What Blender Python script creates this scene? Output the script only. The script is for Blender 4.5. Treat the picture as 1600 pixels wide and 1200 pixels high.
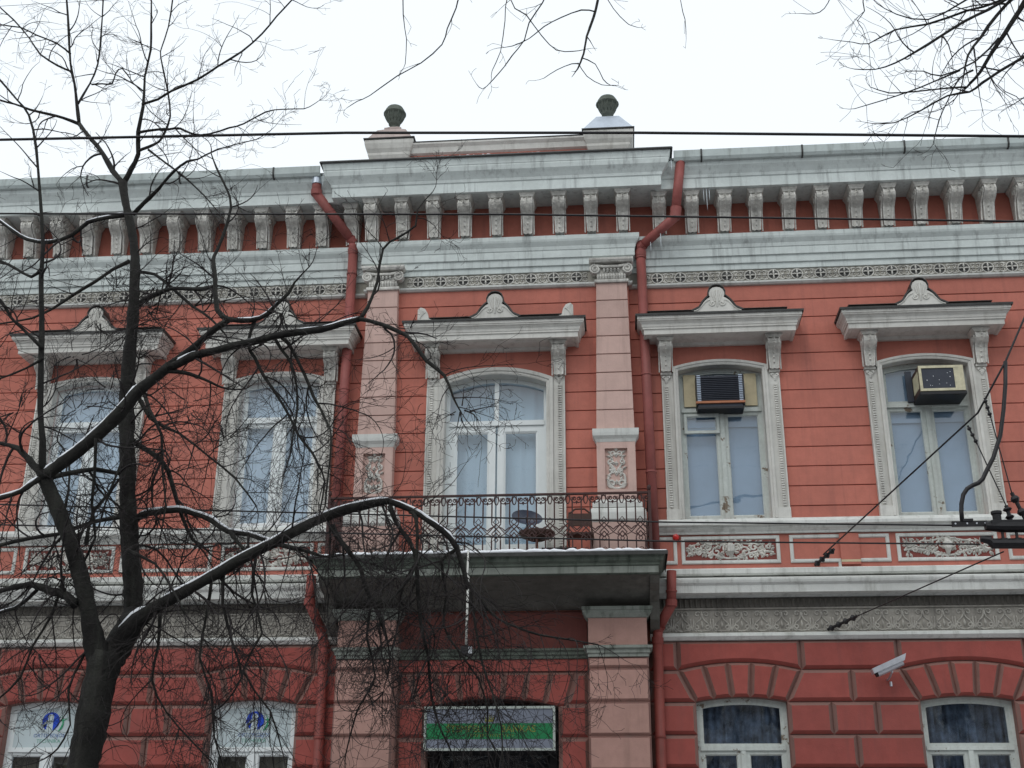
import bpy, bmesh, math, random
from mathutils import Vector, Matrix
random.seed(7)
R = math.radians; PI = math.pi
S = bpy.context.scene
for o in list(bpy.data.objects): bpy.data.objects.remove(o)

# ---------------------------------------------------------------- camera, sky, light
cd = bpy.data.cameras.new('camera'); cam = bpy.data.objects.new('camera', cd)
S.collection.objects.link(cam); S.camera = cam
yaw, pitch, roll = 0.0904, 0.3819, 0.0065
cy, sy, cp, sp = math.cos(yaw), math.sin(yaw), math.cos(pitch), math.sin(pitch)
F = Vector((-sy*cp, cy*cp, sp)); Rt = Vector((cy, sy, 0)); U = Rt.cross(F)
cr, sr = math.cos(roll), math.sin(roll)
R2 = cr*Rt + sr*U; U2 = -sr*Rt + cr*U
cam.matrix_world = Matrix(((R2.x, U2.x, -F.x, 1.6425), (R2.y, U2.y, -F.y, -15.8), (R2.z, U2.z, -F.z, 1.6), (0, 0, 0, 1)))
cd.sensor_width = 36; cd.lens = 36*1915.77/1600; cd.clip_start = .1; cd.clip_end = 2000
S.render.resolution_x = 1024; S.render.resolution_y = 768

W = bpy.data.worlds.new('World'); S.world = W; W.use_nodes = True
nt = W.node_tree; nt.nodes.clear()
sky = nt.nodes.new('ShaderNodeTexSky'); sky.sky_type = 'NISHITA'; sky.sun_disc = False
sky.sun_elevation = R(48); sky.sun_rotation = R(200); sky.dust_density = 4; sky.air_density = 1.5
mix = nt.nodes.new('ShaderNodeMixRGB'); mix.inputs[0].default_value = .90
mix.inputs[2].default_value = (10.6, 11.3, 11.8, 1)          # even cloud cover
bg = nt.nodes.new('ShaderNodeBackground'); bg.inputs[1].default_value = .10
wo = nt.nodes.new('ShaderNodeOutputWorld')
nt.links.new(sky.outputs[0], mix.inputs[1]); nt.links.new(mix.outputs[0], bg.inputs[0]); nt.links.new(bg.outputs[0], wo.inputs[0])
sl = bpy.data.lights.new('sun', 'SUN'); sl.energy = .55; sl.angle = R(25); sl.color = (1, .99, .97)
so = bpy.data.objects.new('sun', sl); S.collection.objects.link(so)
so.rotation_euler = (R(42), 0, R(-20))
S.view_settings.view_transform = 'Standard'; S.view_settings.look = 'None'
S.view_settings.gamma = 1; S.view_settings.exposure = 0.0; S.view_settings.use_curve_mapping = False

# ---------------------------------------------------------------- object helpers
C = S.collection
def link(o, parent=None):
    C.objects.link(o)
    if parent is not None: o.parent = parent
    return o
def thing(name, label, cat, loc=(0, 0, 0), group=None, rot=(0, 0, 0)):
    o = bpy.data.objects.new(name, None); o.empty_display_size = .2
    o.location = loc; o.rotation_euler = rot; o['label'] = label; o['category'] = cat
    if group: o['group'] = group
    return link(o)
def tag(o, label, cat, group=None, kind=None):
    if label: o['label'] = label
    if cat: o['category'] = cat
    if group: o['group'] = group
    if kind: o['kind'] = kind
    return o
def put(name, me, parent=None, loc=(0, 0, 0), rot=(0, 0, 0), sc=(1, 1, 1)):
    o = bpy.data.objects.new(name, me); o.location = loc; o.rotation_euler = rot; o.scale = sc
    return link(o, parent)

class MB:
    def __init__(s): s.v = []; s.f = []; s.ledge = None
    def add(s, vs, fs):
        b = len(s.v); s.v += [tuple(v) for v in vs]; s.f += [tuple(i+b for i in f) for f in fs]; return s
    def box(s, x0, x1, y0, y1, z0, z1):
        return s.add([(x0,y0,z0),(x1,y0,z0),(x1,y1,z0),(x0,y1,z0),(x0,y0,z1),(x1,y0,z1),(x1,y1,z1),(x0,y1,z1)],
                     [(0,3,2,1),(4,5,6,7),(0,1,5,4),(1,2,6,5),(2,3,7,6),(3,0,4,7)])
    def prism(s, poly, y0, y1):                       # polygon in x,z; y0 = street side
        n = len(poly)
        vs = [(x, y0, z) for x, z in poly] + [(x, y1, z) for x, z in poly]
        return s.add(vs, [tuple(range(n)), tuple(range(2*n-1, n-1, -1))] + [(i, i+n, (i+1) % n+n, (i+1) % n) for i in range(n)])
    def prismx(s, poly, x0, x1):                      # polygon in y,z
        n = len(poly)
        vs = [(x0, y, z) for y, z in poly] + [(x1, y, z) for y, z in poly]
        return s.add(vs, [tuple(range(n)), tuple(range(2*n-1, n-1, -1))] + [(i, i+n, (i+1) % n+n, (i+1) % n) for i in range(n)])
    def block(s, poly, y0, y1, c, cd_):               # chamfered block, face at y0, chamfer width c and depth cd_
        n = len(poly); A = sum(poly[i][0]*poly[(i+1) % n][1]-poly[(i+1) % n][0]*poly[i][1] for i in range(n))
        sg = 1 if A > 0 else -1; ins = []
        for i in range(n):
            p, q, r = Vector(poly[i-1]), Vector(poly[i]), Vector(poly[(i+1) % n])
            a = (q-p).normalized(); b = (r-q).normalized()
            na = Vector((-a.y, a.x))*sg; nb = Vector((-b.y, b.x))*sg; m = na+nb
            m = m/max(.3, m.length_squared/2)
            ins.append(tuple(q+m*c))
        vs = [(x, y0, z) for x, z in ins]+[(x, y0+cd_, z) for x, z in poly]+[(x, y1, z) for x, z in poly]
        fs = [tuple(range(n))]
        for k in (0, n): fs += [(i+k, i+k+n, (i+1) % n+k+n, (i+1) % n+k) for i in range(n)]
        return s.add(vs, fs)
    def tube(s, pts, rad, n=6, cap=True):
        pts = [Vector(p) for p in pts]; m = len(pts)
        if not isinstance(rad, (list, tuple)): rad = [rad]*m
        b = len(s.v); up = None
        for i, p in enumerate(pts):
            d = (pts[min(i+1, m-1)]-pts[max(i-1, 0)])
            d = d.normalized() if d.length > 1e-9 else Vector((0, 0, 1))
            if up is None: up = d.orthogonal().normalized()
            u = up-d*up.dot(d)
            u = u.normalized() if u.length > 1e-6 else d.orthogonal().normalized()
            up = u; w = d.cross(u)
            for k in range(n):
                a = 2*PI*k/n; q = p+(u*math.cos(a)+w*math.sin(a))*rad[i]; s.v.append((q.x, q.y, q.z))
        for i in range(m-1):
            for k in range(n):
                s.f.append((b+i*n+k, b+i*n+(k+1) % n, b+(i+1)*n+(k+1) % n, b+(i+1)*n+k))
        if cap: s.f.append(tuple(b+k for k in range(n-1, -1, -1))); s.f.append(tuple(b+(m-1)*n+k for k in range(n)))
        return s
    def lathe(s, prof, cx=0, cy=0, n=16):
        b = len(s.v)
        for r, z in prof:
            for k in range(n):
                a = 2*PI*k/n; s.v.append((cx+r*math.cos(a), cy+r*math.sin(a), z))
        for i in range(len(prof)-1):
            for k in range(n): s.f.append((b+i*n+k, b+i*n+(k+1) % n, b+(i+1)*n+(k+1) % n, b+(i+1)*n+k))
        s.f.append(tuple(b+k for k in range(n-1, -1, -1))); s.f.append(tuple(b+(len(prof)-1)*n+k for k in range(n)))
        return s
    def plan(s, path, prof, cap=True):                # sweep profile (out, z) along a path in plan
        m = len(path); n = len(prof); P = [Vector(p) for p in path]; b = len(s.v)
        for i in range(m):
            d0 = (P[i]-P[i-1]).normalized() if i > 0 else (P[1]-P[0]).normalized()
            d1 = (P[i+1]-P[i]).normalized() if i < m-1 else d0
            n0 = Vector((d0.y, -d0.x)); n1 = Vector((d1.y, -d1.x)); q = n0+n1; q = q/max(.2, q.length_squared/2)
            for o, z in prof: s.v.append((P[i].x+q.x*o, P[i].y+q.y*o, z))
        for i in range(m-1):
            for k in range(n): s.f.append((b+i*n+k, b+(i+1)*n+k, b+(i+1)*n+(k+1) % n, b+i*n+(k+1) % n))
        if cap: s.f.append(tuple(b+k for k in range(n))); s.f.append(tuple(b+(m-1)*n+k for k in range(n-1, -1, -1)))
        return s
    def face(s, path, prof, closed=False):            # sweep profile (out, y) along a path in x,z
        m = len(path); n = len(prof); P = [Vector(p) for p in path]; b = len(s.v)
        for i in range(m):
            if closed: d0 = (P[i]-P[i-1]).normalized(); d1 = (P[(i+1) % m]-P[i]).normalized()
            else:
                d0 = (P[i]-P[i-1]).normalized() if i > 0 else (P[1]-P[0]).normalized()
                d1 = (P[i+1]-P[i]).normalized() if i < m-1 else d0
            n0 = Vector((-d0.y, d0.x)); n1 = Vector((-d1.y, d1.x)); q = n0+n1; q = q/max(.2, q.length_squared/2)
            for o, y in prof: s.v.append((P[i].x+q.x*o, y, P[i].y+q.y*o))
        for i in range(m if closed else m-1):
            j = (i+1) % m
            for k in range(n): s.f.append((b+i*n+k, b+i*n+(k+1) % n, b+j*n+(k+1) % n, b+j*n+k))
        if not closed: s.f.append(tuple(b+k for k in range(n))); s.f.append(tuple(b+(m-1)*n+k for k in range(n-1, -1, -1)))
        return s
    def mesh(s, name, mat, smooth=False, fix=True):
        me = bpy.data.meshes.new(name); me.from_pydata(s.v, [], s.f)
        if fix:
            bm = bmesh.new(); bm.from_mesh(me); bmesh.ops.recalc_face_normals(bm, faces=bm.faces); bm.to_mesh(me); bm.free()
        me.materials.append(mat)
        if s.ledge:
            me.materials.append(s.ledge)
            for p in me.polygons:
                if p.area > 0 and abs(p.normal.y) < .95 and p.normal.z > -.35 and p.normal.y < -.05: p.material_index = 1
        if smooth: me.polygons.foreach_set('use_smooth', [True]*len(me.polygons))
        me.update(); return me
    def obj(s, name, mat, parent=None, loc=(0, 0, 0), smooth=False, kind=None, label=None, fix=True):
        o = put(name, s.mesh(name, mat, smooth, fix), parent, loc)
        if kind: o['kind'] = kind
        if label: o['label'] = label
        return o

def arc(w, zs, rise, n=12, x=0, rev=False):           # points of a segmental arch from left to right
    if rise < 1e-4: return [(x-w, zs), (x+w, zs)]
    r = (w*w+rise*rise)/(2*rise); a = math.asin(w/r); cz = zs+rise-r
    p = [(x+r*math.sin(-a+2*a*i/n), cz+r*math.cos(-a+2*a*i/n)) for i in range(n+1)]
    return p[::-1] if rev else p
def spiral(cx, cz, r0, r1, a0, turns, n=None, y=0):   # spiral in x,z
    n = n or max(6, int(abs(turns)*12))
    return [(cx+(r0+(r1-r0)*i/n)*math.cos(a0+2*PI*turns*i/n), y, cz+(r0+(r1-r0)*i/n)*math.sin(a0+2*PI*turns*i/n)) for i in range(n+1)]
def bez(p0, p1, p2, p3, n=8, y=0):
    o = []
    for i in range(n+1):
        t = i/n; a, b, c, d = (1-t)**3, 3*t*(1-t)**2, 3*t*t*(1-t), t**3
        o.append((a*p0[0]+b*p1[0]+c*p2[0]+d*p3[0], y, a*p0[1]+b*p1[1]+c*p2[1]+d*p3[1]))
    return o
def mir(pts, cx=0): return [(2*cx-p[0], p[1], p[2]) for p in pts]

# ---------------------------------------------------------------- materials
def newmat(name):
    m = bpy.data.materials.new(name); m.use_nodes = True; t = m.node_tree
    return m, t, t.nodes['Principled BSDF']
def N(t, typ, **k):
    n = t.nodes.new(typ)
    for a, b in k.items(): setattr(n, a, b)
    return n
def noise(t, vec, scale, detail=5, rough=.6):
    n = N(t, 'ShaderNodeTexNoise'); n.inputs['Scale'].default_value = scale
    n.inputs['Detail'].default_value = detail; n.inputs['Roughness'].default_value = rough
    t.links.new(vec, n.inputs['Vector']); return n.outputs['Fac']
def ramp(t, fac, stops):
    r = N(t, 'ShaderNodeValToRGB'); e = r.color_ramp.elements
    while len(e) < len(stops): e.new(.5)
    for k, (p, c) in enumerate(stops): e[k].position = p; e[k].color = (*c, 1) if len(c) == 3 else c
    t.links.new(fac, r.inputs[0]); return r.outputs[0]
def mixc(t, fac, a, b, mode='MIX'):
    m = N(t, 'ShaderNodeMixRGB', blend_type=mode)
    for i, v in ((0, fac), (1, a), (2, b)):
        if hasattr(v, 'is_linked') or hasattr(v, 'links'): t.links.new(v, m.inputs[i])
        elif isinstance(v, (int, float)): m.inputs[i].default_value = v
        else: m.inputs[i].default_value = (*v, 1)
    return m.outputs[0]
def plaster(name, col, dirt=(.12, .11, .10), damt=.35, streak=.35, grain=.14, rough=.85, chips=None, rscale=1.0, bump=.25):
    m, t, b = newmat(name); g = N(t, 'ShaderNodeNewGeometry'); pos = g.outputs['Position']
    mp = N(t, 'ShaderNodeMapping'); mp.inputs['Scale'].default_value = (9, 9, .55); t.links.new(pos, mp.inputs[0])
    big = noise(t, pos, 1.1*rscale, 6); mid = noise(t, pos, 7*rscale, 6, .7); fine = noise(t, pos, 55, 4, .7); st = noise(t, mp.outputs[0], 1.0, 5, .65)
    c2 = tuple(min(1, x*(1+grain)) for x in col); c3 = tuple(x*(1-grain) for x in col)
    c = mixc(t, ramp(t, mid, [(.3, (0,)*3), (.7, (1,)*3)]), c3, c2)
    c = mixc(t, ramp(t, big, [(.35, (0,)*3), (.75, (damt,)*3)]), c, mixc(t, .55, col, dirt))
    c = mixc(t, ramp(t, st, [(.52, (0,)*3), (.72, (streak,)*3)]), c, dirt)
    if chips:
        ch = noise(t, pos, 4.5, 8, .75); c = mixc(t, ramp(t, ch, [(chips[0], (0,)*3), (chips[0]+.03, (1,)*3)]), c, chips[1])
    oi = N(t, 'ShaderNodeObjectInfo'); hv = N(t, 'ShaderNodeHueSaturation'); mr = N(t, 'ShaderNodeMapRange')
    mr.inputs['To Min'].default_value = .93; mr.inputs['To Max'].default_value = 1.06
    t.links.new(oi.outputs['Random'], mr.inputs['Value']); t.links.new(mr.outputs[0], hv.inputs['Value']); t.links.new(c, hv.inputs['Color']); c = hv.outputs[0]
    t.links.new(c, b.inputs['Base Color']); b.inputs['Roughness'].default_value = rough
    b.inputs['Specular IOR Level'].default_value = .25
    bp = N(t, 'ShaderNodeBump'); bp.inputs['Strength'].default_value = bump; bp.inputs['Distance'].default_value = .01
    ad = N(t, 'ShaderNodeMath', operation='ADD'); t.links.new(fine, ad.inputs[0]); t.links.new(mid, ad.inputs[1])
    t.links.new(ad.outputs[0], bp.inputs['Height']); t.links.new(bp.outputs[0], b.inputs['Normal'])
    return m
def simple(name, col, rough=.6, metal=0, var=.15, scale=12, bump=.1):
    m, t, b = newmat(name); g = N(t, 'ShaderNodeNewGeometry'); n = noise(t, g.outputs['Position'], scale, 5, .65)
    c = mixc(t, ramp(t, n, [(.3, (0,)*3), (.7, (1,)*3)]), tuple(x*(1-var) for x in col), tuple(min(1, x*(1+var)) for x in col))
    t.links.new(c, b.inputs['Base Color']); b.inputs['Roughness'].default_value = rough; b.inputs['Metallic'].default_value = metal
    bp = N(t, 'ShaderNodeBump'); bp.inputs['Strength'].default_value = bump; bp.inputs['Distance'].default_value = .005
    t.links.new(n, bp.inputs['Height']); t.links.new(bp.outputs[0], b.inputs['Normal'])
    return m
M = {}
M['red'] = plaster('red_stucco', (.53, .182, .136), dirt=(.20, .09, .08), damt=.6, streak=.32, grain=.10, bump=.2)
M['red_low'] = plaster('red_rusticated_stucco', (.335, .082, .068), dirt=(.15, .07, .065), damt=.6, streak=.25, grain=.12)
M['groove'] = plaster('groove_red', (.22, .06, .05), damt=.3)
M['joint'] = plaster('mortar_joint', (.235, .12, .10), dirt=(.17, .14, .13), damt=.8)
M['pink'] = plaster('pink_stucco', (.60, .42, .37), dirt=(.22, .14, .12), damt=.4, streak=.3, grain=.07, bump=.2)
M['pink_low'] = plaster('pink_rusticated_stucco', (.44, .26, .22), dirt=(.16, .10, .08), damt=.5, streak=.3, grain=.1)
M['trim'] = plaster('painted_trim', (.68, .69, .66), dirt=(.16, .155, .13), damt=.45, streak=.45, grain=.08)
M['trim_cold'] = plaster('upper_cornice_paint', (.68, .735, .715), dirt=(.17, .18, .18), damt=.42, streak=.55, grain=.10)
M['trim_warm'] = plaster('window_trim_paint', (.66, .65, .61), dirt=(.17, .15, .12), damt=.45, streak=.35, grain=.1, chips=(.70, (.25, .20, .16)))
M['carved'] = plaster('carved_plaster', (.68, .665, .62), dirt=(.10, .09, .08), damt=.55, streak=.5, grain=.28, rscale=2)
M['scroll'] = plaster('grimy_scroll_plaster', (.43, .41, .37), dirt=(.10, .09, .08), damt=.7, streak=.5, grain=.28, rscale=2)
M['pale_pink'] = plaster('pale_weathered_pink', (.50, .41, .38), dirt=(.18, .15, .14), damt=.7, streak=.5)
M['frieze_up'] = plaster('upper_frieze_ground', (.36, .345, .30), dirt=(.12, .11, .10), damt=.6, streak=.5, grain=.25, rscale=2)
M['sooty'] = plaster('sooty_plaster', (.135, .125, .11), dirt=(.06, .055, .05), damt=.7, streak=.5, grain=.25, rscale=2)
M['frieze'] = plaster('grimy_frieze', (.33, .31, .275), dirt=(.10, .095, .085), damt=.8, streak=.5, grain=.3, rscale=1.6)
M['shaded_red_low'] = plaster('shade_dark_red_plaster', (.20, .065, .055), dirt=(.08, .04, .035), damt=.7, streak=.4, grain=.15)  # darker copy of the lower red; the balcony's shade is in the colour
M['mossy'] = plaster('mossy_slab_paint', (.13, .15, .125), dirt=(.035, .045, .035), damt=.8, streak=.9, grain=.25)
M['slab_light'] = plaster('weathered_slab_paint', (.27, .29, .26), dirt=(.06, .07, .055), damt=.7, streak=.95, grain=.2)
M['soffit'] = plaster('shade_dark_soffit', (.125, .122, .108), dirt=(.03, .028, .024), damt=.8, streak=.3, grain=.3)  # shade of the balcony underside is put into this dark colour
M['flash'] = simple('dark_roof_flashing', (.05, .05, .048), .55, .3, .3)
M['gutter'] = plaster('grey_gutter_paint', (.52, .58, .57), dirt=(.18, .19, .17), damt=.4, streak=.6, grain=.08, rough=.5)
M['pipe'] = plaster('red_downpipe_paint', (.32, .095, .085), dirt=(.10, .055, .045), damt=.6, streak=.5, grain=.18, rough=.5, chips=(.66, (.10, .05, .035)))
M['pipe_low'] = plaster('bright_red_downpipe_paint', (.26, .065, .055), dirt=(.10, .04, .03), damt=.6, streak=.5, grain=.15, rough=.5, chips=(.68, (.10, .05, .035)))
M['zinc'] = simple('zinc_sheet', (.50, .55, .62), .35, .6, .1)
M['pvc'] = simple('white_window_plastic', (.74, .78, .78), .35, 0, .04, 4, .02)
M['peel'] = plaster('peeling_white_paint', (.56, .60, .57), dirt=(.25, .25, .22), damt=.4, streak=.4, grain=.1, chips=(.60, (.20, .16, .12)), rscale=3)
M['cream'] = simple('cream_board', (.55, .47, .30), .6, 0, .1)
M['iron'] = simple('rusty_red_iron', (.052, .020, .018), .6, .2, .35, 30)
M['black'] = simple('black_iron', (.016, .015, .017), .5, .3, .3, 20)
M['bark'] = plaster('wet_bark', (.013, .0115, .011), dirt=(.060, .062, .052), damt=.8, streak=.6, grain=.45, rough=.8, rscale=3, bump=1.0)
M['twig'] = simple('thin_twigs', (.016, .012, .012), .85, 0, .3)
M['snow'] = simple('snow', (.86, .88, .92), .7, 0, .04, 20, .5)
M['icy'] = simple('ice', (.62, .68, .72), .15, 0, .05)
M['curtain_w'] = simple('white_net_curtain', (.60, .645, .68), .9, 0, .06, 5)
M['curtain_b'] = simple('grey_blue_blind', (.34, .405, .48), .9, 0, .14, .9)
M['curtain_t'] = simple('pale_teal_curtain', (.60, .67, .70), .9, 0, .05, 1.2)
M['curtain_refl'] = simple('painted_reflection_drape', (.12, .14, .18), .9, 0, .85, 6)  # blue-dark mottling paints tree reflections onto the drape
M['curtain_o'] = simple('brownish_drape', (.13, .10, .06), .9, 0, .4, 4)
M['urn'] = plaster('green_black_urn_stone', (.13, .145, .125), dirt=(.05, .07, .05), damt=.7, streak=.5, grain=.25, rscale=3)
M['dark'] = simple('unlit_near_black', (.012, .011, .013), .8)  # near-black colour for the unlit doorway and the far windows
M['ac'] = simple('black_metal_grille', (.035, .04, .055), .5, .3)
M['ac_l'] = simple('light_metal_fins', (.35, .40, .48), .4, .4)
M['ac_c'] = simple('cream_plastic', (.56, .52, .36), .55, 0, .2, 14)
M['ac_b'] = simple('brown_metal_casing', (.07, .035, .025), .6)
M['wood'] = simple('orange_wood', (.40, .15, .07), .6)
M['alu'] = simple('silver_metal', (.55, .56, .60), .3, .6, .08)
M['cond'] = simple('white_conduit', (.60, .60, .56), .5, 0, .1)
M['rlamp'] = simple('red_plastic', (.60, .02, .015), .3, 0, .1)
M['dish'] = simple('dark_blue_grey_plastic', (.05, .06, .09), .4)
M['sign_w'] = simple('grey_white_sign_panel', (.17, .19, .24), .4, 0, .1, 2)
M['sign_f'] = simple('sign_frame', (.38, .42, .39), .4)
M['sign_g'] = simple('green_sign_stripe', (.004, .17, .055), .4, 0, .1, 2)
M['gold'] = simple('yellow_lettering', (.20, .20, .03), .5)
M['panel'] = simple('white_film', (.50, .58, .60), .3, 0, .03, 2)
M['blue'] = simple('blue_print', (.004, .06, .55), .4, 0, .05)
M['greenp'] = simple('green_print', (.03, .30, .14), .4, 0, .05)
M['bluel'] = simple('blue_lettering', (.10, .18, .42), .4, 0, .05)
M['greenl'] = simple('green_lettering', (.12, .34, .26), .4, 0, .05)
M['roof'] = simple('grey_roof_sheet', (.22, .24, .24), .5, .2)
M['asphalt'] = simple('wet_asphalt', (.13, .13, .14), .5, 0, .3, 8, .4)
M['pave'] = simple('pavement_slabs', (.42, .42, .43), .7, 0, .25, 3, .3)
def glassmat(name, ior, tint):
    m = bpy.data.materials.new(name); m.use_nodes = True; t = m.node_tree; t.nodes.clear()
    o = N(t, 'ShaderNodeOutputMaterial'); mx = N(t, 'ShaderNodeMixShader'); fr = N(t, 'ShaderNodeFresnel'); fr.inputs[0].default_value = ior
    tr = N(t, 'ShaderNodeBsdfTransparent'); tr.inputs[0].default_value = (*tint, 1)
    gl = N(t, 'ShaderNodeBsdfGlossy'); gl.inputs['Roughness'].default_value = .02
    g = N(t, 'ShaderNodeNewGeometry'); bp = N(t, 'ShaderNodeBump'); bp.inputs['Strength'].default_value = .06; bp.inputs['Distance'].default_value = .05
    t.links.new(noise(t, g.outputs['Position'], 1.7, 2), bp.inputs['Height']); t.links.new(bp.outputs[0], gl.inputs['Normal'])
    bf = N(t, 'ShaderNodeMath', operation='SUBTRACT'); bf.inputs[0].default_value = 1; t.links.new(g.outputs['Backfacing'], bf.inputs[1])
    ml = N(t, 'ShaderNodeMath', operation='MULTIPLY'); t.links.new(fr.outputs[0], ml.inputs[0]); t.links.new(bf.outputs[0], ml.inputs[1])
    t.links.new(ml.outputs[0], mx.inputs[0]); t.links.new(tr.outputs[0], mx.inputs[1]); t.links.new(gl.outputs[0], mx.inputs[2]); t.links.new(mx.outputs[0], o.inputs[0])
    return m
M['glass'] = glassmat('window_glass', 2.0, (.90, .95, .99))
def text_mesh(txt, size, mat, name, depth=.002):
    cu = bpy.data.curves.new(name, 'FONT'); cu.body = txt; cu.size = size; cu.extrude = depth; cu.align_x = 'CENTER'; cu.align_y = 'CENTER'
    cu.resolution_u = 3
    o = bpy.data.objects.new(name, cu); C.objects.link(o); dg = bpy.context.evaluated_depsgraph_get(); dg.update()
    me = bpy.data.meshes.new_from_object(o.evaluated_get(dg)); bpy.data.objects.remove(o)
    me.materials.clear(); me.materials.append(mat); me.name = name
    return me

# ---------------------------------------------------------------- ground
g = MB().box(-400, 400, -400, 400, -.5, 0).obj('ground', M['asphalt']); g['kind'] = 'structure'
g = MB().box(-60, 60, -4.2, -.02, .004, .14).obj('pavement', M['pave']); g['kind'] = 'structure'
g = MB().box(-60, 60, -22, -17.5, .004, .14).obj('pavement', M['pave']); g['kind'] = 'structure'
g = MB().box(-60, 60, -4.36, -4.21, .004, .15).obj('kerb', M['pave']); g['kind'] = 'structure'

# ---------------------------------------------------------------- the townhouse
B = thing('townhouse', 'two-storey red and pink stuccoed townhouse with cream cornices, balcony and carved window hoods', 'building')
XE = 11.6; AW = 1.87; AY = -.13
CU = [3.08, 5.83, 8.58]; CL = [3.10, 5.83, 8.58]
HW, ZB, ZS, RISE = .577, 5.968, 8.085, .08
LHW, LZB, LZS, LRISE = .56, 1.35, 3.635, .055

w = MB()
for s in (-1, 1):
    def px(a, b, y0, y1, z0, z1):
        w.box(min(s*a, s*b), max(s*a, s*b), y0, y1, z0, z1)
    e = AW
    for c in CU: px(e, c-HW, .025, .45, 4.39, 9.42); e = c+HW
    px(e, XE, .025, .45, 4.39, 9.42)
    for c in CU:
        w.prism(arc(HW, ZS, RISE, 12, s*c)+[(s*c+HW, 9.42), (s*c-HW, 9.42)], .025, .45)
        px(c-HW, c+HW, .025, .45, 4.39, ZB)
    px(AW, XE, .025, .45, 9.42, 11.05)
# projecting centre bay
w.box(-AW, -.705, AY+.025, .45, 4.39, 11.05); w.box(.705, AW, AY+.025, .45, 4.39, 11.05)
w.prism(arc(.705, 7.92, .14, 14)+[(.705, 11.05), (-.705, 11.05)], AY+.025, .45)
w.box(-.705, .705, AY+.025, .45, 4.39, 5.30)
wall = w.obj('stucco_wall', M['red'], B)
# grooved courses of the upper storey
zc = [9.395]+[9.136-.2725*k for k in range(12)]+[5.965]
def course(x0, x1, z0, z1, y=0, mat='red', par=None):
    gp = .006
    MB().block([(x0, z0+gp), (x1, z0+gp), (x1, z1-gp), (x0, z1-gp)], y, y+.028, .004, .004).obj('course', M[mat], par or wall)
for k in range(13):
    z1, z0 = zc[k], zc[k+1]
    for s in (-1, 1):
        if z0 > 8.45: segs = [(AW+.002, XE)]
        else:
            segs = []; e = AW+.002
            for c in CU: segs.append((e, c-.80)); e = c+.80
            segs.append((e, XE))
        for a, b in segs: course(min(s*a, s*b), max(s*a, s*b), z0, z1)
    for s in (-1, 1):
        if z0 <= 8.45 and z0 > 5.9: course(min(s*.955, s*1.40), max(s*.955, s*1.40), z0, z1, AY)
    if z0 > 8.45: course(-1.42, 1.42, z0, z1, AY)
course(-1.40, -.955, 5.34, 5.965, AY); course(.955, 1.40, 5.34, 5.965, AY)

# ---- ground floor
w = MB()
for s in (-1, 1):
    def px(a, b, y0, y1, z0, z1): w.box(min(s*a, s*b), max(s*a, s*b), y0, y1, z0, z1)
    e = 1.9
    for c in CL: px(e, c-LHW, .015, .45, 0, 4.39); e = c+LHW
    px(e, XE, .015, .45, 0, 4.39)
    for c in CL:
        w.prism(arc(LHW, LZS, LRISE, 12, s*c)+[(s*c+LHW, 4.39), (s*c-LHW, 4.39)], .015, .45)
        px(c-LHW, c+LHW, .015, .45, 0, LZB)
    px(.83, 1.9, AY+.02, .45, 0, 4.76)
w.prism(arc(.83, 3.57, .10, 12)+[(.83, 4.76), (-.83, 4.76)], AY+.02, .45)
low = w.obj('rusticated_wall', M['joint'], B)
def rb(poly, y=-.04, name='rusticated_block', mat='red_low', c=.034, cdp=.034, par=None, back=None):
    if name != 'x': c, cdp = (c*1.2, cdp*1.2)
    A = sum(poly[i][0]*poly[(i+1) % len(poly)][1]-poly[(i+1) % len(poly)][0]*poly[i][1] for i in range(len(poly)))
    if A < 0: poly = poly[::-1]
    q_ = MB(); q_.ledge = M['joint']
    q_.block(poly, y, y+cdp+.012 if back is None else back, c, cdp).obj(name, M[mat], par or low)
ZR = [4.385, 4.02, 3.627, 3.235, 2.843, 2.451, 2.06, 1.67, 1.28, .89, .5, .05]
G = .007
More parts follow.
